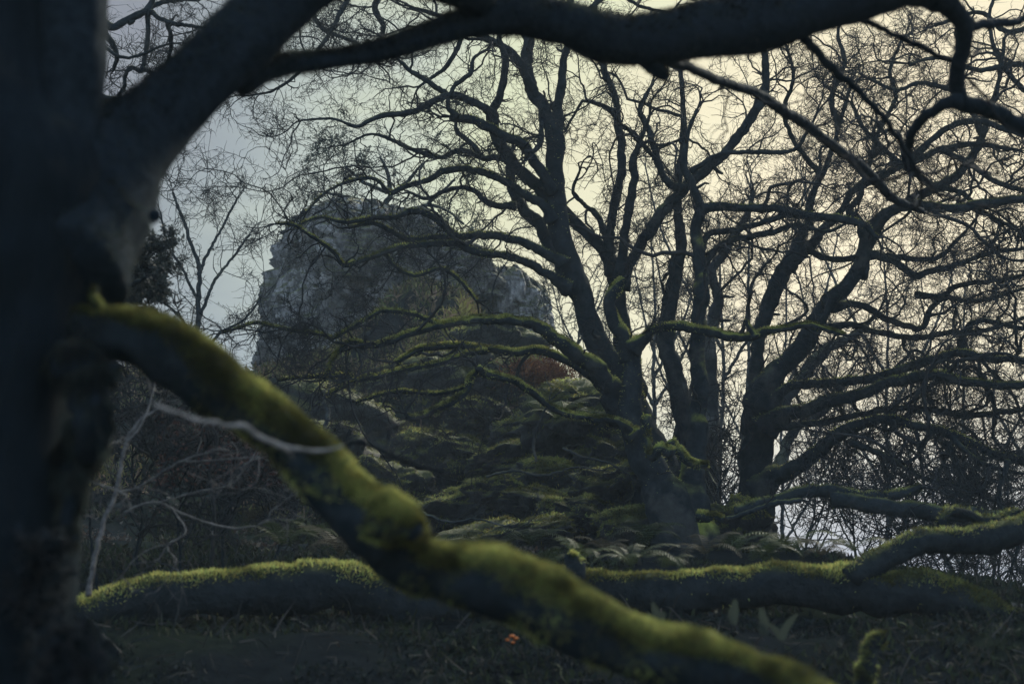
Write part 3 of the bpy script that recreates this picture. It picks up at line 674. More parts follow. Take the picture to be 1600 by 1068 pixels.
# ---- C: the many stemmed oak in the middle
def middle_oak():
    base = G(1040, 14.0)
    root = thing('oak_tree', 'many stemmed bare oak in the middle with mossy lower limbs', 'tree', base)
    T = []; mg = Geo()
    def add(pts, a, b, d=1.0, name='limb', mat='oak_bark', moss=0, bow=0.0, **kw):
        add.s += 1
        kw.setdefault('k', 14 if pts[0][2] > 11 else 10)
        P, R, o = limb(root, pts, a, b, M[mat], name, lump=0.2, seed=100 + add.s, bow=bow, moss=moss * 2, mossL=0.022, mossw=0.0035, up=0.25, side=0.05, rs=0.73, mossgeo=mg, **kw)
        T.append((P, R, d)); return P
    add.s = 0
    # trunk and stems
    add([(1070, 900, 75), (1060, 845, 64), (1045, 790, 52), (1018, 735, 36), (998, 685, 27), (988, 630, 23), (987, 580, 21), (985, 545, 20)], 13.8, 13.8, 0.1, 'trunk', 'oak_bark', 1200, k=20, flare=0)
    add([(986, 560, 18), (970, 520, 15), (957, 492, 13), (956, 465, 13), (965, 448, 13), (974, 436, 9)], 13.8, 13.7, 0.2, 'limb', 'mossy_bark', 900)
    add([(988, 545, 16), (1007, 527, 11), (1025, 515, 10), (1048, 510, 10), (1083, 514, 10), (1109, 519, 10), (1139, 524, 10), (1170, 527, 9), (1199, 518, 8), (1232, 512, 7), (1262, 507, 7), (1289, 514, 6), (1320, 523, 4)], 13.7, 13.0, 0.4, 'limb', 'mossy_bark', 1400)
    add([(1180, 527, 7), (1170, 512, 5), (1165, 500, 4)], 13.2, 13.2, 0, 'stub', 'mossy_bark', 60)
    add([(1060, 880, 60), (1040, 780, 45), (1005, 680, 36), (978, 615, 31), (948, 555, 26), (917, 485, 25), (893, 425, 24), (875, 365, 23), (866, 305, 21), (865, 240, 20), (868, 190, 20)], 14.3, 14.3, 0.3, 'stem', 'oak_bark', 900, k=18)
    add([(868, 205, 15), (848, 168, 14), (830, 138, 14), (823, 105, 13), (827, 60, 12), (835, 0, 10), (830, -60, 7)], 14.3, 14.6, 0.8)
    add([(868, 200, 12), (874, 150, 11), (880, 105, 9), (886, 65, 8), (890, 10, 7), (900, -60, 5)], 14.3, 14.0, 0.9)
    add([(856, 175, 10), (838, 148, 10), (812, 98, 10), (785, 72, 9), (750, 55, 8), (700, 30, 6), (640, 10, 4)], 14.4, 13.8, 0.9)
    add([(845, 165, 5), (846, 205, 6), (842, 228, 6), (830, 240, 5), (820, 250, 4)], 14.4, 14.0, 0.6)
    add([(826, 60, 10), (800, 10, 10), (760, -40, 10), (690, -50, 9), (620, -30, 8), (585, 10, 7), (600, 45, 6), (580, 75, 4), (540, 92, 3)], 14.6, 15.4, 1.3)
    add([(690, -50, 8), (600, -60, 8), (530, -40, 7), (490, 5, 6), (505, 45, 5), (560, 70, 4), (590, 100, 3)], 15.0, 15.8, 1.4)
    add([(760, -40, 8), (730, 0, 7), (722, 55, 6), (700, 100, 5), (655, 135, 3)], 14.8, 14.3, 1.2)
    add([(620, -30, 7), (560, -20, 6), (510, 60, 5), (470, 110, 4), (430, 140, 3), (390, 150, 2)], 15.0, 14.6, 1.2)
    add([(886, 65, 7), (915, 20, 6), (960, -10, 5), (1000, 10, 4), (1050, 20, 3)], 14.0, 14.4, 1.0)
    # upper left limbs
    add([(866, 325, 16), (850, 300, 15), (824, 277, 14), (794, 245, 14), (776, 212, 12), (767, 182, 12), (778, 160, 9), (788, 127, 8), (790, 95, 8), (780, 60, 6), (776, 10, 5)], 14.3, 13.6, 0.9)
    add([(770, 190, 11), (760, 170, 9), (728, 155, 9), (700, 150, 8), (677, 158, 8), (662, 168, 7), (632, 177, 7), (602, 180, 6), (576, 189, 5), (557, 198, 4), (520, 186, 3), (470, 188, 2.5)], 13.9, 13.0, 1.2)
    add([(700, 150, 6), (660, 122, 6), (640, 110, 5), (620, 90, 4), (600, 60, 3)], 13.7, 13.4, 1.2)
    add([(862, 300, 13), (846, 270, 12), (820, 230, 11), (794, 217, 11), (760, 197, 10), (735, 186, 10), (712, 184, 9), (705, 182, 8)], 14.2, 13.5, 0.5, 'limb', 'oak_bark', 250)
    add([(715, 182, 6), (700, 165, 5), (710, 135, 5), (735, 115, 5), (740, 92, 4), (760, 78, 3)], 13.5, 13.3, 0.8)
    add([(800, 255, 8), (775, 247, 7), (752, 246, 6), (720, 235, 6), (689, 246, 5), (662, 240, 5), (632, 228, 5), (602, 214, 4), (576, 210, 3), (540, 226, 2.5)], 14.3, 15.2, 1.3)
    add([(752, 246, 6), (735, 222, 6), (715, 205, 5), (712, 190, 4)], 14.6, 14.7, 0.6)
    add([(862, 345, 12), (850, 322, 10), (809, 297, 9), (775, 277, 8), (737, 266, 8), (696, 266, 7), (670, 281, 6), (632, 292, 6), (610, 300, 5), (585, 280, 4), (550, 282, 3.5), (510, 300, 3), (480, 330, 2.5)], 14.2, 13.4, 0.7, 'limb', 'oak_bark', 300)
    add([(805, 322, 8), (767, 319, 7), (745, 301, 6), (719, 292, 5), (692, 300, 5), (665, 310, 4), (640, 300, 3)], 14.3, 14.9, 1.3)
    add([(893, 440, 18), (872, 405, 15), (846, 356, 13), (815, 325, 12), (800, 300, 11), (796, 270, 10), (800, 240, 9)], 14.6, 15.0, 0.5, 'stem')
    # lower left limbs
    add([(880, 412, 13), (869, 404, 11), (835, 386, 10), (794, 371, 9), (760, 366, 9), (730, 370, 8), (712, 368, 8), (692, 352, 8), (670, 335, 7), (644, 330, 7), (617, 339, 6), (580, 341, 5), (539, 347, 4), (500, 340, 3), (470, 350, 2.5)], 14.1, 13.2, 0.7, 'limb', 'oak_bark', 500)
    add([(715, 369, 7), (677, 370, 6), (640, 374, 6), (610, 360, 5), (580, 348, 5), (545, 356, 3)], 13.7, 13.5, 0.7, 'limb', 'oak_bark', 300)
    add([(890, 452, 14), (872, 439, 11), (846, 424, 10), (812, 405, 9), (775, 398, 8), (737, 392, 8), (711, 381, 7), (685, 380, 7), (644, 384, 6), (610, 390, 6), (576, 403, 5), (539, 414, 5), (527, 400, 4), (512, 386, 4), (486, 369, 3.5), (460, 352, 3), (430, 350, 2)], 14.1, 12.8, 0.7, 'limb', 'oak_bark', 900)
    add([(600, 395, 4), (620, 418, 4), (650, 430, 4), (690, 420, 4), (720, 440, 4), (745, 470, 3)], 13.4, 13.6, 0.8, 'limb', 'mossy_bark', 300)
    add([(975, 650, 26), (940, 586, 20), (906, 556, 17), (866, 526, 14), (831, 506, 11), (794, 500, 10), (752, 500, 9), (707, 505, 8), (677, 511, 8), (640, 522, 7), (610, 533, 7), (580, 540, 6), (550, 535, 5), (531, 547, 4), (516, 571, 3), (510, 590, 2.5)], 14.0, 12.4, 0.8, 'limb', 'mossy_bark', 3600)
    add([(685, 508, 6), (659, 496, 5), (632, 488, 5), (595, 486, 5), (572, 499, 4), (542, 516, 4), (520, 529, 4), (505, 523, 3), (460, 517, 3), (426, 510, 2.5), (398, 505, 2.5), (350, 520, 2)], 13.0, 12.0, 1.0, 'limb', 'mossy_bark', 1500)
    add([(960, 612, 14), (920, 585, 11), (885, 562, 9), (840, 548, 9), (805, 551, 8), (767, 547, 8), (730, 541, 8), (685, 541, 7), (650, 548, 6), (620, 566, 5)], 14.6, 14.0, 0.7, 'limb', 'mossy_bark', 2200)
    add([(760, 548, 6), (730, 552, 6), (685, 567, 6), (625, 578, 6), (587, 588, 6), (557, 592, 6), (531, 586, 5), (494, 589, 4), (460, 591, 3), (436, 595, 2.5)], 14.2, 13.0, 0.7, 'limb', 'mossy_bark', 2000)
    add([(560, 593, 5), (540, 602, 5), (520, 612, 4), (505, 620, 3)], 13.3, 13.0, 0.6, 'limb', 'mossy_bark', 300)
    add([(990, 680, 16), (977, 666, 10), (955, 657, 8), (910, 652, 7), (872, 642, 7), (846, 627, 7), (820, 606, 7), (797, 594, 7), (770, 588, 8), (752, 582, 9), (746, 573, 8)], 13.6, 12.6, 0.5, 'limb', 'mossy_bark', 2400)
    add([(752, 580, 7), (735, 592, 6), (728, 612, 6), (712, 625, 7), (685, 638, 7), (659, 650, 7), (640, 654, 6), (633, 645, 4)], 12.7, 12.3, 0.6, 'limb', 'mossy_bark', 1500)
    add([(726, 605, 4), (700, 612, 4), (670, 615, 4), (625, 611, 4), (580, 621, 3.5), (557, 628, 2.5)], 12.8, 13.2, 0.7, 'limb', 'mossy_bark', 700)
    # stems behind, to the right of the big one
    add([(1030, 860, 40), (1015, 740, 32), (1000, 660, 26), (978, 560, 20), (968, 500, 18), (963, 455, 18), (955, 410, 17), (938, 386, 13), (905, 356, 12), (884, 332, 11), (850, 300, 9)], 14.9, 15.2, 0.3, 'stem', k=14)
    add([(958, 430, 14), (952, 380, 11), (955, 338, 10), (968, 285, 10), (971, 225, 9), (964, 187, 9), (961, 150, 8), (945, 112, 8), (939, 80, 7), (930, 20, 5), (940, -40, 4)], 15.0, 15.2, 0.9, 'stem', k=12)
    add([(966, 440, 12), (974, 380, 10), (985, 320, 10), (992, 281, 9), (989, 252, 9), (1000, 220, 6), (1015, 180, 4)], 14.8, 14.4, 0.9)
    add([(964, 195, 6), (985, 205, 5), (1010, 232, 5), (1030, 260, 4)], 15.2, 15.4, 0.8)
    add([(972, 450, 14), (985, 412, 12), (1005, 375, 12), (1037, 328, 13), (1067, 297, 12), (1097, 270, 12), (1131, 240, 11), (1161, 202, 11), (1185, 168, 10), (1197, 130, 9), (1195, 85, 8), (1190, 30, 6), (1200, -40, 4)], 14.9, 14.2, 0.9, 'stem', k=12)
    add([(955, 395, 9), (935, 340, 7), (915, 320, 5), (895, 300, 4), (905, 270, 3)], 15.1, 15.5, 0.8)
    add([(1068, 296, 9), (1040, 280, 8), (1012, 200, 7), (1000, 170, 6), (1020, 130, 4)], 14.6, 14.9, 0.9)
    add([(1066, 880, 62), (1064, 800, 50), (1062, 740, 36), (1068, 680, 24), (1062, 620, 20), (1048, 565, 19), (1041, 515, 19), (1046, 470, 18), (1058, 425, 16), (1063, 375, 13), (1058, 330, 10), (1062, 270, 9), (1069, 206, 8), (1066, 140, 6), (1060, 80, 4)], 14.8, 15.4, 0.7, 'stem', 'oak_bark', k=14)
    add([(1086, 880, 50), (1082, 800, 38), (1082, 750, 28), (1090, 690, 21), (1093, 620, 18), (1090, 560, 16), (1091, 500, 16), (1097, 450, 17), (1092, 405, 15), (1087, 365, 13), (1092, 326, 11), (1082, 290, 9), (1068, 258, 8), (1075, 210, 5), (1090, 170, 4)], 13.9, 14.0, 0.5, 'stem', 'mossy_bark', 500, k=14)
    add([(1090, 332, 11), (1110, 324, 10), (1150, 324, 9), (1210, 326, 9), (1262, 336, 9), (1319, 343, 9), (1347, 351, 8), (1370, 370, 5)], 14.0, 13.6, 0.9, 'limb', 'oak_bark', 150)
    add([(1080, 268, 6), (1105, 251, 6), (1131, 239, 5), (1161, 238, 5), (1210, 238, 5), (1244, 232, 5), (1259, 210, 4), (1275, 180, 3)], 14.0, 13.5, 1.1)
    add([(1092, 395, 9), (1109, 365, 7), (1150, 359, 7), (1187, 349, 6), (1225, 337, 6), (1260, 340, 5)], 14.1, 14.5, 0.9)
    add([(1095, 420, 9), (1110, 395, 8), (1142, 375, 7), (1195, 366, 7), (1244, 352, 6), (1290, 362, 4), (1330, 345, 3)], 14.1, 14.9, 0.9)
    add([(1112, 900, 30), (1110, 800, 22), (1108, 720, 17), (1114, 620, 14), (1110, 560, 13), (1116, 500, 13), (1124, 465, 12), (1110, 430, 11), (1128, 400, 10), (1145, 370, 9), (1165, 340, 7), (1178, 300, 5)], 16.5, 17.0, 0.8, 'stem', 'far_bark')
    # knobs and roots at the foot
    add([(1010, 650, 8), (1012, 690, 8), (1020, 715, 10), (1035, 700, 12), (1050, 708, 12)], 13.3, 13.1, 0, 'root', 'mossy_bark', 1500)
    add([(1045, 690, 10), (1062, 705, 11), (1075, 722, 9), (1098, 726, 7), (1108, 724, 4)], 13.2, 13.1, 0, 'root', 'mossy_bark', 1500)
    add([(1090, 805, 10), (1112, 806, 9), (1130, 812, 7)], 13.2, 13.1, 0, 'root', 'mossy_bark', 600)
    tag(mg.obj('moss', M['moss'], root), kind='stuff')
    g, _ = twig_crown(T, 4.6, (0.2, 0.9), 0.95, 0.02, 4, 4.5, 4, 1.0, wig=0.34, l0=1.0)
    tag(g.obj('twigs', M['twig'], root), kind='stuff')
middle_oak()

# ---- D: the spreading oak at the right
def right_oak():
    base = G(1180, 15.5)
    root = thing('oak_tree', 'wide spreading bare oak at the right with long low limbs', 'tree', base)
    T = []; mg = Geo()
    def add(pts, a, b, d=1.0, name='limb', mat='oak_bark', moss=0, bow=0.0, **kw):
        add.s += 1
        kw.setdefault('k', 14 if pts[0][2] > 11 else 10)
        P, R, o = limb(root, pts, a, b, M[mat], name, lump=0.2, seed=200 + add.s, bow=bow, moss=moss * 2, mossL=0.022, mossw=0.0035, up=0.3, side=0.04, rs=0.73, mossgeo=mg, **kw)
        T.append((P, R, d))
    add.s = 0
    add([(1180, 870, 46), (1178, 800, 38), (1180, 720, 33), (1184, 660, 34), (1186, 615, 30), (1182, 570, 16), (1186, 520, 15), (1200, 482, 16), (1220, 440, 18), (1235, 408, 16), (1247, 380, 12), (1260, 350, 10), (1268, 310, 8), (1290, 260, 6), (1310, 200, 5), (1330, 130, 4)], 15.5, 15.8, 0.5, 'trunk', 'oak_bark', 300, k=18, flare=0)
    add([(1232, 420, 13), (1262, 387, 11), (1292, 352, 10), (1318, 325, 8), (1330, 300, 8), (1360, 283, 8), (1394, 266, 8), (1431, 251, 8), (1469, 233, 7), (1525, 225, 6), (1590, 235, 4)], 15.6, 15.0, 1.1)
    add([(1190, 640, 30), (1203, 600, 26), (1226, 570, 22), (1254, 540, 21), (1273, 510, 20), (1292, 476, 17), (1319, 448, 16), (1338, 424, 15), (1352, 394, 14), (1352, 362, 14), (1372, 340, 12), (1397, 326, 11), (1431, 320, 11), (1487, 326, 10), (1544, 316, 10), (1620, 310, 9)], 15.4, 14.4, 0.9, 'stem', 'oak_bark', 400, k=16)
    add([(1345, 430, 12), (1358, 385, 11), (1379, 340, 11), (1420, 315, 11), (1461, 292, 10), (1499, 272, 10), (1521, 240, 9), (1536, 210, 8), (1541, 185, 7), (1560, 130, 5), (1570, 60, 4)], 15.0, 15.4, 1.0)
    add([(1420, 250, 8), (1440, 232, 8), (1470, 205, 7), (1500, 192, 7), (1535, 190, 7), (1580, 205, 6), (1640, 215, 5)], 15.2, 14.6, 1.1)
    add([(1352, 372, 9), (1340, 340, 8), (1327, 330, 7), (1345, 300, 6), (1360, 250, 5), (1375, 200, 4)], 15.0, 15.4, 1.0)
    add([(1460, 292, 7), (1500, 300, 6), (1535, 330, 5), (1590, 360, 4)], 15.2, 14.8, 1.2)
    add([(1470, 232, 7), (1520, 260, 6), (1560, 285, 6), (1610, 300, 5)], 15.1, 14.7, 1.2)
    add([(1200, 640, 18), (1212, 620, 12), (1228, 607, 10), (1262, 600, 10), (1319, 596, 10), (1375, 588, 10), (1420, 574, 10), (1469, 559, 10), (1499, 552, 9), (1544, 559, 8), (1620, 565, 7)], 15.3, 14.0, 0.9, 'limb', 'oak_bark', 500)
    add([(1196, 670, 24), (1215, 655, 18), (1242, 645, 16), (1281, 631, 14), (1326, 622, 13), (1375, 604, 12), (1412, 592, 11), (1469, 585, 10), (1506, 596, 9), (1544, 600, 9), (1620, 603, 8)], 15.3, 13.6, 0.9, 'limb', 'oak_bark', 700)
    add([(1215, 665, 10), (1250, 664, 8), (1285, 660, 8), (1337, 649, 7), (1375, 641, 7), (1431, 637, 7), (1487, 645, 7), (1525, 649, 7), (1620, 636, 6)], 15.2, 14.6, 1.0)
    add([(1180, 770, 26), (1205, 748, 20), (1234, 735, 18), (1270, 710, 17), (1300, 687, 15), (1330, 668, 13), (1362, 656, 11), (1394, 654, 10), (1431, 666, 9), (1480, 676, 9), (1525, 697, 9), (1575, 715, 9), (1640, 730, 8)], 15.2, 13.8, 1.9, 'limb', 'oak_bark', 700)
    add([(1480, 676, 6), (1505, 700, 5), (1540, 725, 5), (1600, 740, 4)], 14.0, 13.6, 2.2)
    add([(1330, 690, 7), (1390, 715, 6), (1440, 745, 5), (1500, 760, 4), (1570, 790, 3)], 14.6, 14.0, 2.2)
    add([(1480, 690, 6), (1500, 740, 5), (1490, 790, 4), (1520, 840, 3)], 14.2, 14.0, 2.2)
    add([(1575, 720, 6), (1560, 780, 5), (1590, 840, 4), (1580, 890, 3)], 13.6, 13.2, 2.2)
    add([(1430, 460, 7), (1470, 462, 7), (1500, 445, 6), (1560, 438, 5), (1620, 425, 4)], 15.6, 15.2, 1.2)
    add([(1300, 480, 10), (1340, 475, 8), (1390, 500, 7), (1440, 512, 7), (1455, 480, 6), (1480, 465, 6), (1530, 470, 5), (1600, 450, 4)], 15.2, 16.0, 1.1)
    add([(1275, 510, 9), (1330, 508, 7), (1380, 520, 7), (1430, 528, 7), (1480, 520, 6), (1540, 515, 5), (1620, 490, 4)], 15.4, 16.2, 1.1)
    add([(1499, 552, 8), (1505, 520, 7), (1530, 500, 6), (1580, 510, 5), (1640, 520, 4)], 14.8, 14.6, 1.1)
    add([(1352, 395, 9), (1390, 405, 8), (1430, 430, 8), (1450, 425, 7), (1490, 415, 6), (1550, 395, 5), (1640, 385, 4)], 15.0, 15.3, 1.1)
    add([(1262, 390, 7), (1300, 405, 7), (1345, 402, 7), (1390, 400, 7), (1440, 405, 6), (1470, 400, 5), (1510, 360, 4)], 15.5, 14.8, 1.0)
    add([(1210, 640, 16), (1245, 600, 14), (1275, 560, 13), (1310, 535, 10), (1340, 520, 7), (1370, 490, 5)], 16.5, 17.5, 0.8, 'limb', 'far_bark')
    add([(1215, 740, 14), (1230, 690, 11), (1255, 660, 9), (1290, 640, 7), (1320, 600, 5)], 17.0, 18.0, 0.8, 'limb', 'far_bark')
    add([(1310, 200, 6), (1300, 150, 6), (1320, 100, 5), (1310, 50, 4), (1330, 0, 3)], 15.8, 16.2, 1.2)
    add([(1280, 270, 6), (1240, 220, 5), (1225, 170, 5), (1240, 120, 4), (1225, 60, 3)], 15.7, 15.2, 1.2)
    add([(1375, 200, 5), (1400, 150, 5), (1390, 110, 4), (1410, 60, 3)], 15.4, 15.8, 1.2)
    add([(1536, 210, 7), (1500, 150, 6), (1440, 130, 5), (1400, 140, 4), (1350, 120, 3)], 15.3, 14.8, 1.2)
    add([(1660, 120, 9), (1590, 100, 7), (1530, 110, 6), (1470, 90, 5), (1420, 100, 3)], 15.6, 15.0, 1.2)
    add([(1660, 20, 8), (1580, 50, 6), (1530, 20, 5), (1460, 40, 4)], 15.6, 15.8, 1.2)
    add([(1660, 160, 8), (1600, 140, 6), (1560, 90, 5), (1545, 30, 4), (1560, -20, 3)], 15.2, 15.6, 1.2)
    add([(1460, 292, 7), (1400, 250, 6), (1350, 200, 5), (1330, 160, 4)], 15.2, 15.0, 1.2)
    tag(mg.obj('moss', M['moss'], root), kind='stuff')
    g, _ = twig_crown(T, 4.8, (0.2, 1.0), 0.95, 0.01, 4, 4.5, 4, 1.0, wig=0.35, l0=1.3)
    tag(g.obj('twigs', M['twig'], root), kind='stuff')
right_oak()

# ---- E: other bare trees
def traced_tree(name, label, paths, Y, mat='oak_bark', dens=4, l1=(0.3, 1.0), scale=0.8, up=0.02, wig=0.33, group=None, m=(5, 4, 2), base=None, rmin=0.0035, levels=4):
    q0 = paths[0][3][0] if isinstance(paths[0], tuple) else paths[0][0]
    b = base if base is not None else W(q0[0], q0[1], Y)
    root = thing(name, label, 'tree', b, group); T = []
    for i, p in enumerate(paths):
        nm, dY, d, pts = p if isinstance(p, tuple) and isinstance(p[0], str) else ('limb', 0, 1, p)
        P, R, o = limb(root, pts, Y, Y + dY, M[mat], nm, 10, 0.12, 300 + i + int(Y * 7), 0.2, gnarl=0.5); T.append((P, R, d))
    g, tips = twig_crown(T, dens, l1, scale, up, levels, *m, wig=wig, rmin=rmin)
    tag(g.obj('twigs', M['twig'], root), kind='stuff')
    return root, tips
traced_tree('bare_tree', 'bare tree behind the close trunk with kinked twigs in the upper left', [
    ('trunk', 0, 0, [(-120, 900, 30), (-100, 600, 26), (-60, 350, 22), (0, 180, 16), (60, 80, 13), (100, 40, 10), (150, 36, 7), (180, 43, 6), (210, 28, 6), (232, 17, 5), (242, -10, 4), (250, -60, 3)]),
    ('limb', 0.3, 1, [(232, 18, 4), (230, 56, 4), (223, 108, 4), (200, 108, 3.5), (192, 139, 3), (184, 150, 2.5)]),
    ('limb', 0.3, 1, [(40, 120, 9), (100, 140, 6), (142, 146, 5), (170, 154, 4.5), (210, 150, 4), (245, 135, 3), (270, 110, 2.5)]),
    ('limb', -0.4, 1, [(236, 18, 4), (262, 34, 3.5), (300, 41, 3), (338, 49, 2.5), (370, 55, 2)]),
    ('limb', -0.3, 1, [(120, 38, 5), (165, 75, 3), (200, 90, 2.5), (260, 70, 2)]),
    ('limb', 0.4, 1, [(200, 35, 5), (250, 5, 4), (300, 0, 3), (350, -10, 2)]),
    ('limb', 0.2, 1, [(150, 36, 7), (170, 60, 5), (182, 85, 4), (178, 110, 3)]), ('limb', 0.5, 1, [(130, 146, 7), (160, 160, 6), (190, 158, 5), (215, 165, 4)]),
    ('limb', 0.5, 1, [(223, 108, 4), (250, 118, 3), (275, 112, 2.5), (262, 80, 2)]), ('limb', 0.3, 1, [(262, 34, 4), (268, 62, 3.5), (262, 100, 2.5)])], 11.0, dens=8.0, l1=(0.2, 0.8), scale=0.6, m=(4.5, 4, 1.5), rmin=0.0024)
traced_tree('birch_tree', 'slim bare young tree against pale sky left of the crag', [
    ('trunk', 0, 1, [(305, 640, 5), (308, 560, 4.5), (310, 480, 4), (311, 420, 3.5), (300, 385, 3), (285, 340, 2.5), (270, 300, 2)]),
    ('limb', 0.5, 1, [(310, 430, 3), (325, 395, 2.5), (345, 360, 2), (370, 310, 1.8)]),
    ('limb', 0.5, 1, [(310, 500, 3), (335, 440, 2.5), (365, 400, 2), (390, 365, 1.6)]),
    ('limb', -0.5, 1, [(309, 470, 2.6), (285, 420, 2.2), (262, 380, 1.8), (250, 330, 1.5)]),
    ('limb', -0.5, 1, [(309, 540, 2.6), (285, 500, 2.2), (255, 470, 1.8)]),
    ('limb', 0.5, 1, [(309, 560, 2.8), (345, 520, 2.4), (380, 500, 2), (405, 470, 1.6)])], 22.0, dens=2.6, l1=(0.4, 1.2), scale=0.6, up=0.07, wig=0.2, m=(4, 3, 1), rmin=0.0045, base=G(305, 22.0))
def upright(px, Y, top, label, lean=0, r=4.0, fork=3, dens=3.0, group='thin bare trees behind the oaks', l1=(0.4, 1.3), name='bare_tree', py0=None, mat='far_bark'):
    b = G(px, Y)
    py0 = py0 if py0 is not None else 534 - FPX * math.tan(math.atan2(b[2] - CAMZ, Y) - PITCH)
    pts = []; n = 6
    for i in range(n):
        t = i / (n - 1)
        pts.append((px + lean * t + rng.normal() * 5, py0 + 20 + (top - py0) * t, max(r * (1 - 0.75 * t), 1.2)))
    paths = [('trunk', 0.0, 1.0, pts)]
    for k in range(fork):
        t = 0.25 + 0.5 * rng.random(); x0 = np.interp(t, np.linspace(0, 1, n), [p[0] for p in pts]); y0 = np.interp(t, np.linspace(0, 1, n), [p[1] for p in pts])
        s = rng.choice([-1, 1]); ln = (py0 - top) * (0.25 + 0.3 * rng.random())
        paths.append(('limb', float(rng.normal() * 0.8), 1.0, [(x0, y0, r * 0.55), (x0 + s * ln * 0.2, y0 - ln * 0.35, r * 0.45), (x0 + s * ln * 0.35, y0 - ln * 0.7, r * 0.35), (x0 + s * ln * 0.42, y0 - ln, r * 0.25)]))
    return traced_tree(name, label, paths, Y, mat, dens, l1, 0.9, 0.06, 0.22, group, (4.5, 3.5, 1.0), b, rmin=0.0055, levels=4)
far = [(900, 23, 430, 'thin bare tree seen between the crag and the big stem', 8, 3), (1015, 24, 360, 'thin bare tree between the mossy stub and the pale stem', 6, 5), (1130, 24, 330, 'thin bare tree in the gap left of the right oak', -6, 5), (1160, 28, 250, 'tall thin bare tree rising behind the right oak fork', 8, 5),
       (1215, 25, 380, 'thin bare tree in the gap right of the right oak trunk', 10, 4), (1375, 30, 350, 'thin bare tree far right of the right oak trunk', 6, 5),
       (1500, 30, 430, 'thin bare tree against bright sky at the right', 8, 5),
       (1560, 26, 540, 'thin bare tree near the right edge above the fallen limb', -4, 4), (1610, 29, 480, 'thin bare tree cut by the right edge of the view', 5, 5)]
for (px, Y, top, lab, lean, r) in far: upright(px, Y, top, lab, lean, r)
# low thickets at the right, behind the fallen trunk
for (px, Y, top, lab) in [(1260, 18, 690, 'bare twiggy shrub beside the right oak base'), (1350, 17, 720, 'bare twiggy shrub below the low oak limb'),
                          (1510, 17, 735, 'bare twiggy shrub above the raised end of the fallen limb'),
                          (1585, 15, 760, 'bare twiggy shrub at the right edge'), (1120, 19, 620, 'bare twiggy shrub between the two oak trunks'), (1148, 15.5, 690, 'low twiggy shrub over the stone between the oak feet'), (1400, 15, 760, 'low twiggy shrub just right of the dark fallen branch'), (1470, 14, 800, 'low twiggy shrub under the raised fallen limb')]:
    upright(px, Y, top, lab, rng.normal() * 25, 3.0, 5, 4.5, 'bare shrubs at the right', (0.3, 0.9), 'bare_shrub')

for (px, Y, top, lab) in [(150, 8.5, 590, 'bare twiggy shrub in the shade just right of the close trunk'), (215, 9.5, 600, 'bare twiggy shrub behind the pale saplings'),
                          (285, 9.0, 640, 'bare twiggy shrub under the mossy branch near its start'), (350, 10.5, 660, 'bare twiggy shrub under the middle of the mossy branch'),
                          (420, 11.5, 700, 'bare twiggy shrub in the dark left of the fern clump')]:
    upright(px, Y, top, lab, rng.normal() * 25, 2.6, 5, 6.0, 'bare shrubs in the shade at the left', (0.15, 0.5), 'bare_shrub', None, 'trunk_bark')

# ---- leafy evergreens
def leaf_quads(p, size, tint, flat=0.0):
    N = len(p); d = nrm(rng.normal(size=(N, 3)) + np.array([0, 0, flat])); s = nrm(np.cross(d, rng.normal(size=(N, 3))))
    L = (size * (0.6 + 0.8 * rng.random(N)))[:, None]
    V = np.stack([p, p + d * L * 0.5 + s * L * 0.26, p + d * L, p + d * L * 0.5 - s * L * 0.26], 1).reshape(-1, 3)
    F = np.arange(N * 4).reshape(N, 4)
    return V, F, np.repeat(tint, 4, 0)
def leafy(name, label, paths, Y, count, size, col, cat='tree', dens=5, l1=(0.3, 0.9), base=None, scale=0.7, mat='leaf'):
    b = base if base is not None else W(paths[0][0][0], paths[0][0][1], Y)
    root = thing(name, label, cat, b); T = []
    for i, pts in enumerate(paths):
        P, R, o = limb(root, pts, Y, Y + rng.normal() * 0.5, M['oak_bark'], 'trunk' if i == 0 else 'limb', 8, 0.1, 500 + i, 0.2, gnarl=0.5); T.append((P, R, 1))
    g, tips = twig_crown(T, dens, l1, scale, 0.04, 3, 5, 4, 0, wig=0.3)
    tag(g.obj('twigs', M['twig'], root), kind='stuff')
    tp = np.concatenate([t[:, 2:].reshape(-1, 3) for t in tips[1:]])
    p = tp[rng.integers(0, len(tp), count)] + rng.normal(size=(count, 3)) * size * 0.4
    tint = np.array(col) * (0.5 + rng.random((count, 1)))
    g = Geo(); g.add(*leaf_quads(p, size, tint)); tag(g.obj('foliage', M[mat], root), kind='stuff')
leafy('holly_tree', 'dark leafy holly growing on top of the crag', [[(600, 330, 5), (610, 300, 4), (605, 270, 3), (595, 245, 2)], [(610, 305, 3), (640, 280, 3), (660, 255, 2)], [(605, 300, 3), (570, 285, 3), (540, 260, 2)], [(640, 330, 4), (670, 320, 3), (700, 330, 2), (725, 350, 2)], [(600, 320, 3), (550, 310, 3), (505, 300, 2)], [(660, 325, 3), (690, 300, 2), (710, 280, 2)]], 29.5, 6500, 0.05, (0.022, 0.032, 0.024), dens=1.3, l1=(0.4, 1.1))
leafy('yew_bush', 'dark evergreen bush poking out behind the close trunk', [[(120, 560, 12), (150, 490, 10), (178, 450, 8), (200, 425, 5)], [(160, 475, 7), (195, 450, 5), (228, 432, 3)], [(170, 455, 6), (185, 420, 4), (198, 400, 3)], [(150, 485, 6), (190, 470, 4), (218, 460, 3)], [(140, 460, 6), (130, 420, 5), (150, 400, 3)]], 8.0, 42000, 0.018, (0.016, 0.022, 0.023), 'bush', dens=13, l1=(0.1, 0.36), scale=0.4)

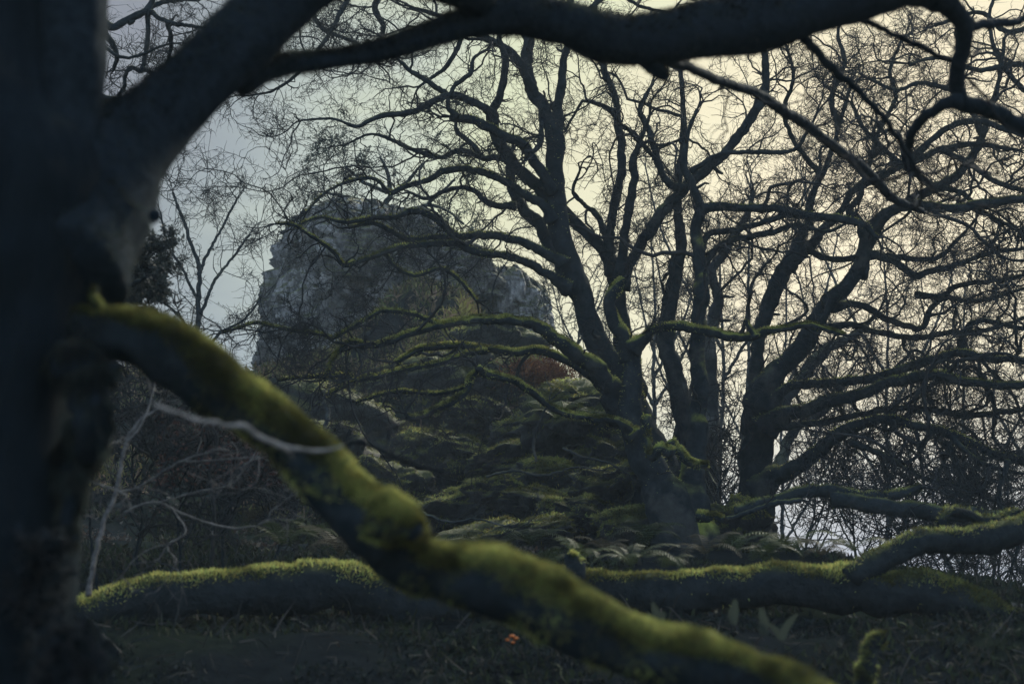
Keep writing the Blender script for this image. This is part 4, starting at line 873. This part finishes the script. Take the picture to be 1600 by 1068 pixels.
leafy('edge_cover_bush', 'dark bush added over the lit edge at the foot of the close trunk in the lower left corner', [[(55, 1120, 4), (66, 1020, 3), (78, 950, 2), (82, 905, 1.5)], [(35, 1120, 4), (52, 1010, 3), (66, 930, 2), (64, 880, 1.5)], [(80, 1120, 3), (98, 1050, 2.5), (112, 1015, 1.5)]], 2.78, 4200, 0.016, (0.007, 0.011, 0.0135), 'bush', dens=24, l1=(0.02, 0.065), scale=0.15, mat='litter', base=(-0.88, 2.75, 0.1))  # added to cover the sky-lit trunk edge and darken this corner

# ---- pale saplings at the left
def sapling(label, paths, Y, pale=True):
    b = G(paths[0][0][0], Y)
    root = thing('sapling', label, 'sapling', b, 'slim saplings at the left'); T = []
    for i, pts in enumerate(paths):
        P, R, o = limb(root, pts, Y, Y + rng.normal() * 0.25, M['sapling'] if pale else M['twig'], 'trunk' if i == 0 else 'limb', 8, 0.1, 600 + i, 0.1, gnarl=0.5); T.append((P, R, 1))
    g, _ = twig_crown(T, 2.2, (0.08, 0.35), 0.3, 0.02, 3, 2, 1.5, 0, rmin=0.0016)
    tag(g.obj('twigs', M['sapling'], root), kind='stuff')
sapling('pale slim sapling nearest the close trunk', [[(108, 935, 5), (111, 885, 4.5), (120, 829, 4), (131, 754, 4), (150, 690, 3.5), (165, 640, 3), (172, 590, 2)], [(133, 750, 2), (160, 758, 1.8), (178, 764, 1.5)], [(143, 712, 2), (165, 700, 1.6), (176, 692, 1.3)]], 5.6)
sapling('pale slim sapling with a long side shoot reaching right', [[(138, 930, 4.5), (142, 900, 4), (161, 818, 3.5), (180, 773, 3.5), (195, 698, 3), (215, 660, 2.5), (245, 640, 2)], [(185, 768, 2.5), (210, 764, 2.2), (236, 749, 2), (270, 728, 2), (292, 717, 1.8), (341, 702, 1.5)], [(281, 721, 1.8), (320, 720, 1.6), (350, 717, 1.4), (405, 713, 1.2)], [(200, 690, 2), (225, 655, 1.6), (240, 610, 1.3)]], 5.9)
sapling('thin pale bramble stem arching low behind the mossy branch', [[(195, 800, 2), (215, 790, 2), (247, 785, 2), (292, 805, 2), (356, 824, 1.8), (400, 822, 1.4)], [(270, 795, 1.5), (290, 830, 1.4), (262, 850, 1.2)], [(247, 785, 1.5), (300, 770, 1.3), (350, 760, 1.2)]], 6.4)
sapling('slim sapling in the shade below the mossy branch', [[(330, 890, 3), (335, 800, 2.6), (328, 740, 2.2), (340, 690, 2), (330, 660, 1.6)], [(333, 780, 2), (365, 740, 1.6), (390, 720, 1.3)]], 7.5, False)

# ---- boulders and mossy ledges on the slope
bl = [(705, 782, 120, 32, 16.0, 'rounded mossy boulder right of the stepped mossy branch', 1), (868, 778, 150, 30, 15.6, 'broad mossy boulder in the middle of the slope', 2),
      (955, 752, 130, 36, 15.3, 'long mossy boulder slanting down towards the oak foot', 3), (800, 705, 150, 26, 17.5, 'flat mossy ledge below the hanging limb', 4),
      (720, 700, 140, 30, 18.0, 'mossy ledge in the shade above the rounded boulder', 5), (905, 625, 160, 60, 17.0, 'high mossy boulder topped with green beside the oak stems', 6),
      (700, 575, 200, 46, 22.0, 'mossy bank ledge under the crag', 7), (560, 640, 190, 60, 20.0, 'dark mossy rock low at the left foot of the crag', 8),
      (980, 810, 110, 28, 14.0, 'small mossy boulder touching the oak foot', 9), (790, 828, 170, 28, 14.2, 'low mossy boulder above the fallen trunk', 10),
      (620, 745, 130, 36, 17.0, 'shaded boulder just behind the mossy branch', 11), (840, 655, 150, 40, 18.5, 'shaded rock ledge under the long mossy limb', 12),
      (470, 700, 190, 60, 17.5, 'dark boulder half hidden behind the mossy branch', 13), (780, 520, 130, 34, 25.0, 'small heathery ledge at the foot of the rock block', 14),
      (770, 760, 90, 24, 15.8, 'narrow mossy stone wedged between the rounded and the broad boulder', 15), (655, 690, 110, 26, 18.5, 'mossy stone just beyond the dark dead twig', 16),
      (905, 790, 100, 22, 14.8, 'low mossy stone beneath the broad boulder', 17), (860, 735, 110, 26, 16.4, 'mossy stone behind the broad boulder', 18),
      (1000, 735, 90, 30, 15.0, 'mossy stone leaning on the left side of the oak foot', 19), (750, 640, 120, 30, 19.5, 'mossy stone under the drooping mossy limb', 20),
      (820, 575, 110, 28, 21.5, 'mossy ledge left of the rust red bracken', 21), (962, 708, 130, 44, 16.5, 'dark mossy stone filling the hollow left of the oak trunk', 23), (1142, 806, 110, 46, 15.0, 'dark mossy stone between the feet of the two oaks', 24),
      (610, 590, 130, 32, 22.5, 'mossy ledge low under the crag face', 22)]
for (px, py, w, h, Y, lab, sd_) in bl:
    boulder(px, py + h * 0.55, w, h, Y, lab, sd_, moss=4500)

# ---- dead sticks lying on the slope
for lab, pts, Y in [('crooked dead stick standing in the dark hollow under the long mossy limb', [(838, 720, 2), (834, 690, 2.4), (842, 665, 2.4), (852, 640, 2), (858, 625, 1.4)], 15.5),
                    ('dead forked stick lying on the slope right of the rounded boulder', [(760, 745, 2), (800, 735, 2.2), (850, 742, 2), (900, 730, 1.6), (940, 735, 1.1)], 15.0),
                    ('dead stick slanting down the slope above the small boulder', [(880, 700, 2.2), (915, 715, 2), (950, 722, 1.8), (985, 742, 1.2)], 14.6),
                    ('thin dead stick lying under the mossy branch bend', [(660, 800, 2), (700, 815, 2.2), (745, 810, 1.8), (790, 822, 1.2)], 12.5),
                    ('bleached dead stick below the crag foot at the left', [(505, 612, 3), (512, 640, 3.5), (508, 668, 3.5), (500, 690, 2.5)], 15.0)]:
    root = thing('dead_stick', lab, 'stick', W(pts[0][0], pts[0][1], Y), 'dead sticks on the slope')
    P, R, o = limb(root, pts, Y, Y - 0.4, M['far_bark'], 'stem', 8, 0.15, 900 + int(pts[0][0]), 0, gnarl=0.7)
    g, _ = twig_crown([(P, R, 1)], 4, (0.15, 0.5), 0.5, 0.02, 2, 2.5, 0, 0, rmin=0.003)
    tag(g.obj('twigs', M['far_bark'], root), kind='stuff')

# ---- ferns
def frond(L, w, n, seed, curl):
    r = np.random.default_rng(seed); t = np.linspace(0, 1, n)
    x = L * t * np.cos(0.35 * curl); ang = 1.15 - curl * 1.5 * t
    seg = L / n
    P = np.zeros((n, 3))
    for i in range(1, n): P[i] = P[i - 1] + seg * np.array([math.cos(ang[i]), 0, math.sin(ang[i])])
    V = []; F = []; tint = []; k = 0
    wd = w * np.sin(np.pi * np.clip(t * 0.92 + 0.08, 0, 1)) ** 0.8
    for i in range(1, n):
        T = nrm((P[i] - P[i - 1])[None])[0]
        for s in (-1, 1):
            S = np.array([0, s, 0]) + T * 0.35 + np.array([0, 0, -0.18 - 0.2 * r.random()])
            l = wd[i] * (0.85 + 0.3 * r.random()); hw = seg * 0.40
            V += [P[i] - T * hw * 0.6, P[i] + T * hw * 0.6, P[i] + S * l * 0.6 + T * hw * 0.7, P[i] + S * l, P[i] + S * l * 0.6 - T * hw * 0.5]
            F.append([k, k + 1, k + 2, k + 4]); F.append([k + 4, k + 2, k + 3, k + 3]); k += 5
    q = np.array([f for f in F if f[2] != f[3]]); tr = np.array([f[:3] for f in F if f[2] == f[3]])
    V = np.array(V)
    m = L * 0.006
    SV = np.concatenate([P + [0, m, 0], P - [0, m, 0], P + [0, 0, m]]); o = len(V)
    i = np.arange(n - 1)
    sq = np.concatenate([np.stack([o + a * n + i, o + b * n + i, o + b * n + i + 1, o + a * n + i + 1], -1) for a, b in ((0, 1), (1, 2), (2, 0))])
    return np.concatenate([V, SV]), [np.concatenate([q, sq]), tr]
def make_fern(label, loc, seed, nf=7, L=0.38, w=0.075, col=(0.035, 0.055, 0.022), group='ferns along the fallen trunk', kind='fern'):
    r = np.random.default_rng(seed)
    root = thing(kind, label, 'fern', loc, group)
    for k in range(nf):
        V, F = frond(L * (0.7 + 0.5 * r.random()), w * (0.8 + 0.4 * r.random()), 22, seed * 10 + k, 0.9 + 0.9 * r.random())
        a = 2 * math.pi * (k + 0.6 * r.random()) / nf; c, s = math.cos(a), math.sin(a)
        V = V @ np.array([[c, s, 0], [-s, c, 0], [0, 0, 1]]) + np.array(loc)
        make_obj('frond', V, F, M['leaf'], root, True, np.array(col) * (0.7 + 0.7 * r.random()))
    return root
fern_spots = [
    (850, 878, 7.3, 'fern on the fallen trunk right behind the mossy branch bend'), (905, 868, 7.5, 'fern rising beside the broken stub of the fallen trunk'),
    (945, 850, 9.5, 'fern in shade below the flat boulder'), (985, 872, 7.6, 'fern on the fallen trunk below the small boulder'),
    (1010, 835, 11.0, 'tall arching fern in front of the oak foot'), (1048, 870, 8.2, 'fern on the fallen trunk directly below the oak foot'),
    (1100, 855, 9.5, 'fern right of the oak foot'), (1150, 850, 9.8, 'fern between the two oak feet'), (1195, 858, 8.6, 'pale green fern in front of the right oak'),
    (1235, 850, 9.0, 'broad pale fern right of the right oak foot'), (1285, 855, 8.8, 'fern below the dark fallen branch'), (1335, 850, 8.4, 'fern at the bend of the raised fallen limb'),
    (440, 840, 9.0, 'left fern of the clump behind the lower mossy log'), (490, 825, 9.3, 'tallest fern of the clump behind the lower mossy log'), (530, 850, 8.8, 'fern tucked against the underside of the mossy branch'),
    (745, 840, 11.5, 'fern among leaf litter on the slope'), (930, 640, 16.0, 'fern growing on the high mossy boulder'), (870, 645, 16.2, 'fern on the left end of the high mossy boulder'),
    (400, 800, 11.0, 'small fern in the dark behind the saplings'), (830, 840, 11.0, 'fern above the low mossy boulder')]
for i, (px, py, Y, lab) in enumerate(fern_spots):
    big = 1.0 + 0.25 * math.sin(i * 2.3)
    make_fern(lab, W(px, py + 12, Y), 20 + i, 4 + i % 5, 0.037 * Y * big, 0.0075 * Y, [(0.020, 0.030, 0.014), (0.032, 0.044, 0.018), (0.036, 0.032, 0.020), (0.024, 0.034, 0.016)][i % 4])

# strap shaped hart's tongue leaves
def strap_fern(label, px, py, h, Y, seed, dx):
    loc = W(px, py, Y); r = np.random.default_rng(seed)
    root = thing('strap_fern', label, 'fern', loc, 'strap leaved ferns below the fallen trunk')
    for k in range(2):
        n = 14; t = np.linspace(0, 1, n); L = S2(h * 0.8, Y) * (1 - 0.35 * k)
        x = S2(dx, Y) * t ** 1.6 * (1 if k == 0 else -0.8); y = -0.10 * t ** 2 * L + 0.03 * k; z = L * (t - 0.12 * t ** 3)
        hw = S2(6.5, Y) * np.sin(np.pi * np.clip(0.12 + 0.83 * t, 0, 1)) ** 0.6 * (1 + 0.12 * np.sin(t * 40 + seed))
        c = np.stack([x, y * np.ones(n), z], -1) + loc
        V = np.concatenate([c + np.stack([-hw, 0 * hw, 0.1 * hw], -1), c + np.stack([0 * hw, 0.25 * hw, 0 * hw], -1), c + np.stack([hw, 0 * hw, -0.1 * hw], -1)])
        i = np.arange(n - 1)
        F = np.concatenate([np.stack([a * n + i, (a + 1) * n + i, (a + 1) * n + i + 1, a * n + i + 1], -1) for a in (0, 1)])
        make_obj('leaf', V, F, M['leaf'], root, True, np.array((0.026, 0.034, 0.028)))
for a in [('strap leaved fern left of the others under the trunk', 1030, 985, 62, 4.6, 1, -10), ('upright strap leaved fern second from the left under the trunk', 1147, 975, 55, 4.6, 2, 2),
          ('strap leaved fern third from the left under the trunk', 1195, 992, 60, 4.6, 3, -6), ('strap leaved fern leaning right under the trunk', 1222, 1000, 58, 4.6, 4, 24)]:
    strap_fern(*a)
# mossy stump in the lower right
def stump():
    c = G(1368, 5.4)
    root = thing('stump', 'small mossy stump in the lower right corner undergrowth', 'stump', c)
    limb(root, [(1350, 1090, 17), (1356, 1050, 15), (1362, 1015, 14), (1372, 1000, 13), (1384, 996, 7)], 5.4, 5.4, M['log_bark'], 'stem', 16, 0.2, 71, 0, step=0.015, moss=1500, mossL=0.018, mossw=0.0018, up=0.2, hue=1, rs=0.85)
stump()
# small orange fungus
def fungus():
    c = W(800, 998, 5.6)
    root = thing('fungus', 'tiny orange fungus cluster glowing in the dark undergrowth', 'fungus', c)
    for i, (dx, dz, r) in enumerate(((0, 0.012, .011), (.016, 0.004, .009), (-.017, -.002, .009), (.004, -.012, .008))):
        th = np.linspace(0, 2 * np.pi, 14, endpoint=False); ph = np.linspace(-0.25, 0.5, 7) * np.pi
        P = np.stack([np.cos(ph)[:, None] * np.cos(th), np.cos(ph)[:, None] * np.sin(th), 0.6 * np.sin(ph)[:, None] + 0 * th], -1) * r + c + [dx, 0, dz]
        idx = np.arange(98).reshape(7, 14)
        F = np.stack([idx[:-1], np.roll(idx[:-1], -1, 1), np.roll(idx[1:], -1, 1), idx[1:]], -1).reshape(-1, 4)
        make_obj('cap', P.reshape(-1, 3), F, M['leaf'], root, True, np.array((0.42, 0.13, 0.03)))
fungus()

# ------------------------------------------------------------------ ground cover (uncountable)
def scatter(name, N, xr, yr, L, w, cols, dens_fn=None, curl=0.5, mat='litter', droop=0.0, dz=0.0, upn=1.0):
    x = xr[0] + (xr[1] - xr[0]) * rng.random(N); y = yr[0] + (yr[1] - yr[0]) * rng.random(N) ** 1.0
    if dens_fn is not None:
        k = rng.random(N) < dens_fn(x, y); x = x[k]; y = y[k]
    N = len(x); p = np.stack([x, y, hz(x, y) + dz], -1)
    n = np.tile(np.array([0, 0, upn]), (N, 1)) + rng.normal(size=(N, 3)) * curl
    c = np.array(cols)[rng.integers(0, len(cols), N)] * (0.5 + rng.random((N, 1)))
    ls = (0.5 + rng.random(N)) * (L[0] + (L[1] - L[0]) * sm((y - yr[0]) / (yr[1] - yr[0]))); ws = w * ls / L[0]
    g = Geo(); g.add(*blades_at(p, nrm(n), ls, ws, c, curl=0.3, droop=droop))
    o = g.obj(name, M[mat]); tag(o, kind='stuff'); return o
def clump(x, y, s=1.2, seed=60, th=0.0):
    return sm((vnoise(np.stack([x, y, 0 * x], -1), s, seed) - th) / 0.4 + 0.3)
o = scatter('undergrowth', 120000, (-5.5, 4.5), (4.2, 17), (0.035, 0.09), 0.006, [(0.016, 0.022, 0.012), (0.022, 0.028, 0.014), (0.025, 0.024, 0.02), (0.014, 0.018, 0.016)], lambda x, y: clump(x, y, 1.5, 60))
tag(o, 'dark mossy undergrowth and grass over the wood floor', 'undergrowth')
o = scatter('undergrowth', 60000, (-3.2, 3.4), (4.2, 7.6), (0.016, 0.03), 0.003, [(0.010, 0.016, 0.014), (0.014, 0.020, 0.015), (0.014, 0.016, 0.018), (0.009, 0.013, 0.015)], lambda x, y: clump(x, y, 2.5, 80), curl=1.0)
tag(o, 'short dark growth covering the floor in front of the fallen log', 'undergrowth')
o = scatter('ground_twigs', 2600, (-3.0, 3.6), (4.4, 7.4), (0.10, 0.16), 0.0022, [(0.02, 0.022, 0.022), (0.035, 0.034, 0.032), (0.012, 0.015, 0.016)], curl=2.2, upn=0.35, dz=0.02)
tag(o, 'tangle of short dead twigs on the dark floor in front of the fallen log', 'twigs')
o = scatter('leaf_litter', 40000, (-5.5, 4.5), (7.6, 20), (0.03, 0.05), 0.010, [(0.04, 0.036, 0.032), (0.03, 0.028, 0.026), (0.07, 0.066, 0.06), (0.035, 0.022, 0.016)], lambda x, y: clump(x, y, 1.1, 66, 0.1), curl=1.6, upn=0.3, dz=0.01)
tag(o, 'fallen leaves scattered on the slope', 'leaf litter')
o = scatter('heath_grass', 110000, (-6.5, 2.6), (16.5, 30), (0.10, 0.20), 0.010, [(0.08, 0.085, 0.03), (0.11, 0.10, 0.04), (0.10, 0.075, 0.05), (0.05, 0.06, 0.025), (0.12, 0.085, 0.06)], lambda x, y: clump(x, y, 0.9, 70))
tag(o, 'olive and tan heath grass on the slope below the crag', 'grass')
o = scatter('heath_grass', 26000, (-3.4, 0.6), (24.5, 29), (0.16, 0.22), 0.011, [(0.20, 0.19, 0.05), (0.17, 0.15, 0.05), (0.16, 0.11, 0.07)], lambda x, y: clump(x, y, 1.1, 72, 0.05))
tag(o, 'yellow green tufted grass on the ledge of the crag', 'grass')
def bracken():
    c = W(848, 583, 19.0); N = 2600
    p = c + rng.normal(size=(N, 3)) * np.array([S2(28, 19), 0.35, S2(9, 19)])
    col = np.array([(0.085, 0.04, 0.025), (0.07, 0.03, 0.022), (0.12, 0.06, 0.028)])[rng.integers(0, 3, N)] * (0.6 + 0.7 * rng.random((N, 1)))
    g = Geo(); g.add(*blades_at(p, nrm(rng.normal(size=(N, 3)) + [0, 0, 0.6]), 0.05 + 0.08 * rng.random(N), np.full(N, 0.007), col))
    tag(g.obj('bracken', M['litter']), 'rust red dead bracken patch on top of the mossy boulder', 'bracken', kind='stuff')
bracken()


def dead_leaves():
    N = 2600
    p = np.array([W(rng.uniform(240, 440), rng.uniform(640, 760), Yy) for Yy in rng.uniform(8.5, 11.5, N)])
    col = np.array([(0.05, 0.025, 0.022), (0.035, 0.025, 0.024), (0.06, 0.035, 0.03)])[rng.integers(0, 3, N)] * (0.6 + 0.7 * rng.random((N, 1)))
    g = Geo(); g.add(*leaf_quads(p, 0.035, col))
    tag(g.obj('dead_bracken', M['litter']), 'dull reddish dead bracken leaves in the shade under the mossy branch', 'bracken', kind='stuff')
dead_leaves()

# ------------------------------------------------------------------ thin bluish air volume, added to lift dark tones and fade far things
def lift_haze():
    x0, x1, y0, y1, z0, z1 = -75, 75, -18, 155, -24, 16
    V = np.array([(x, y, z) for x in (x0, x1) for y in (y0, y1) for z in (z0, z1)], float)
    F = np.array([(0, 1, 3, 2), (4, 6, 7, 5), (0, 4, 5, 1), (2, 3, 7, 6), (0, 2, 6, 4), (1, 5, 7, 3)])
    m, nt, N, L = new_mat('lift_haze')
    out = N('ShaderNodeOutputMaterial'); v = N('ShaderNodeVolumePrincipled')
    v.inputs['Color'].default_value = (0.72, 0.90, 1.0, 1); v.inputs['Density'].default_value = 0.0012
    v.inputs['Anisotropy'].default_value = 0.0
    L(v.outputs[0], out.inputs['Volume'])
    tag(make_obj('lift_haze', V, F, m, smooth=False), kind='stuff')
lift_haze()
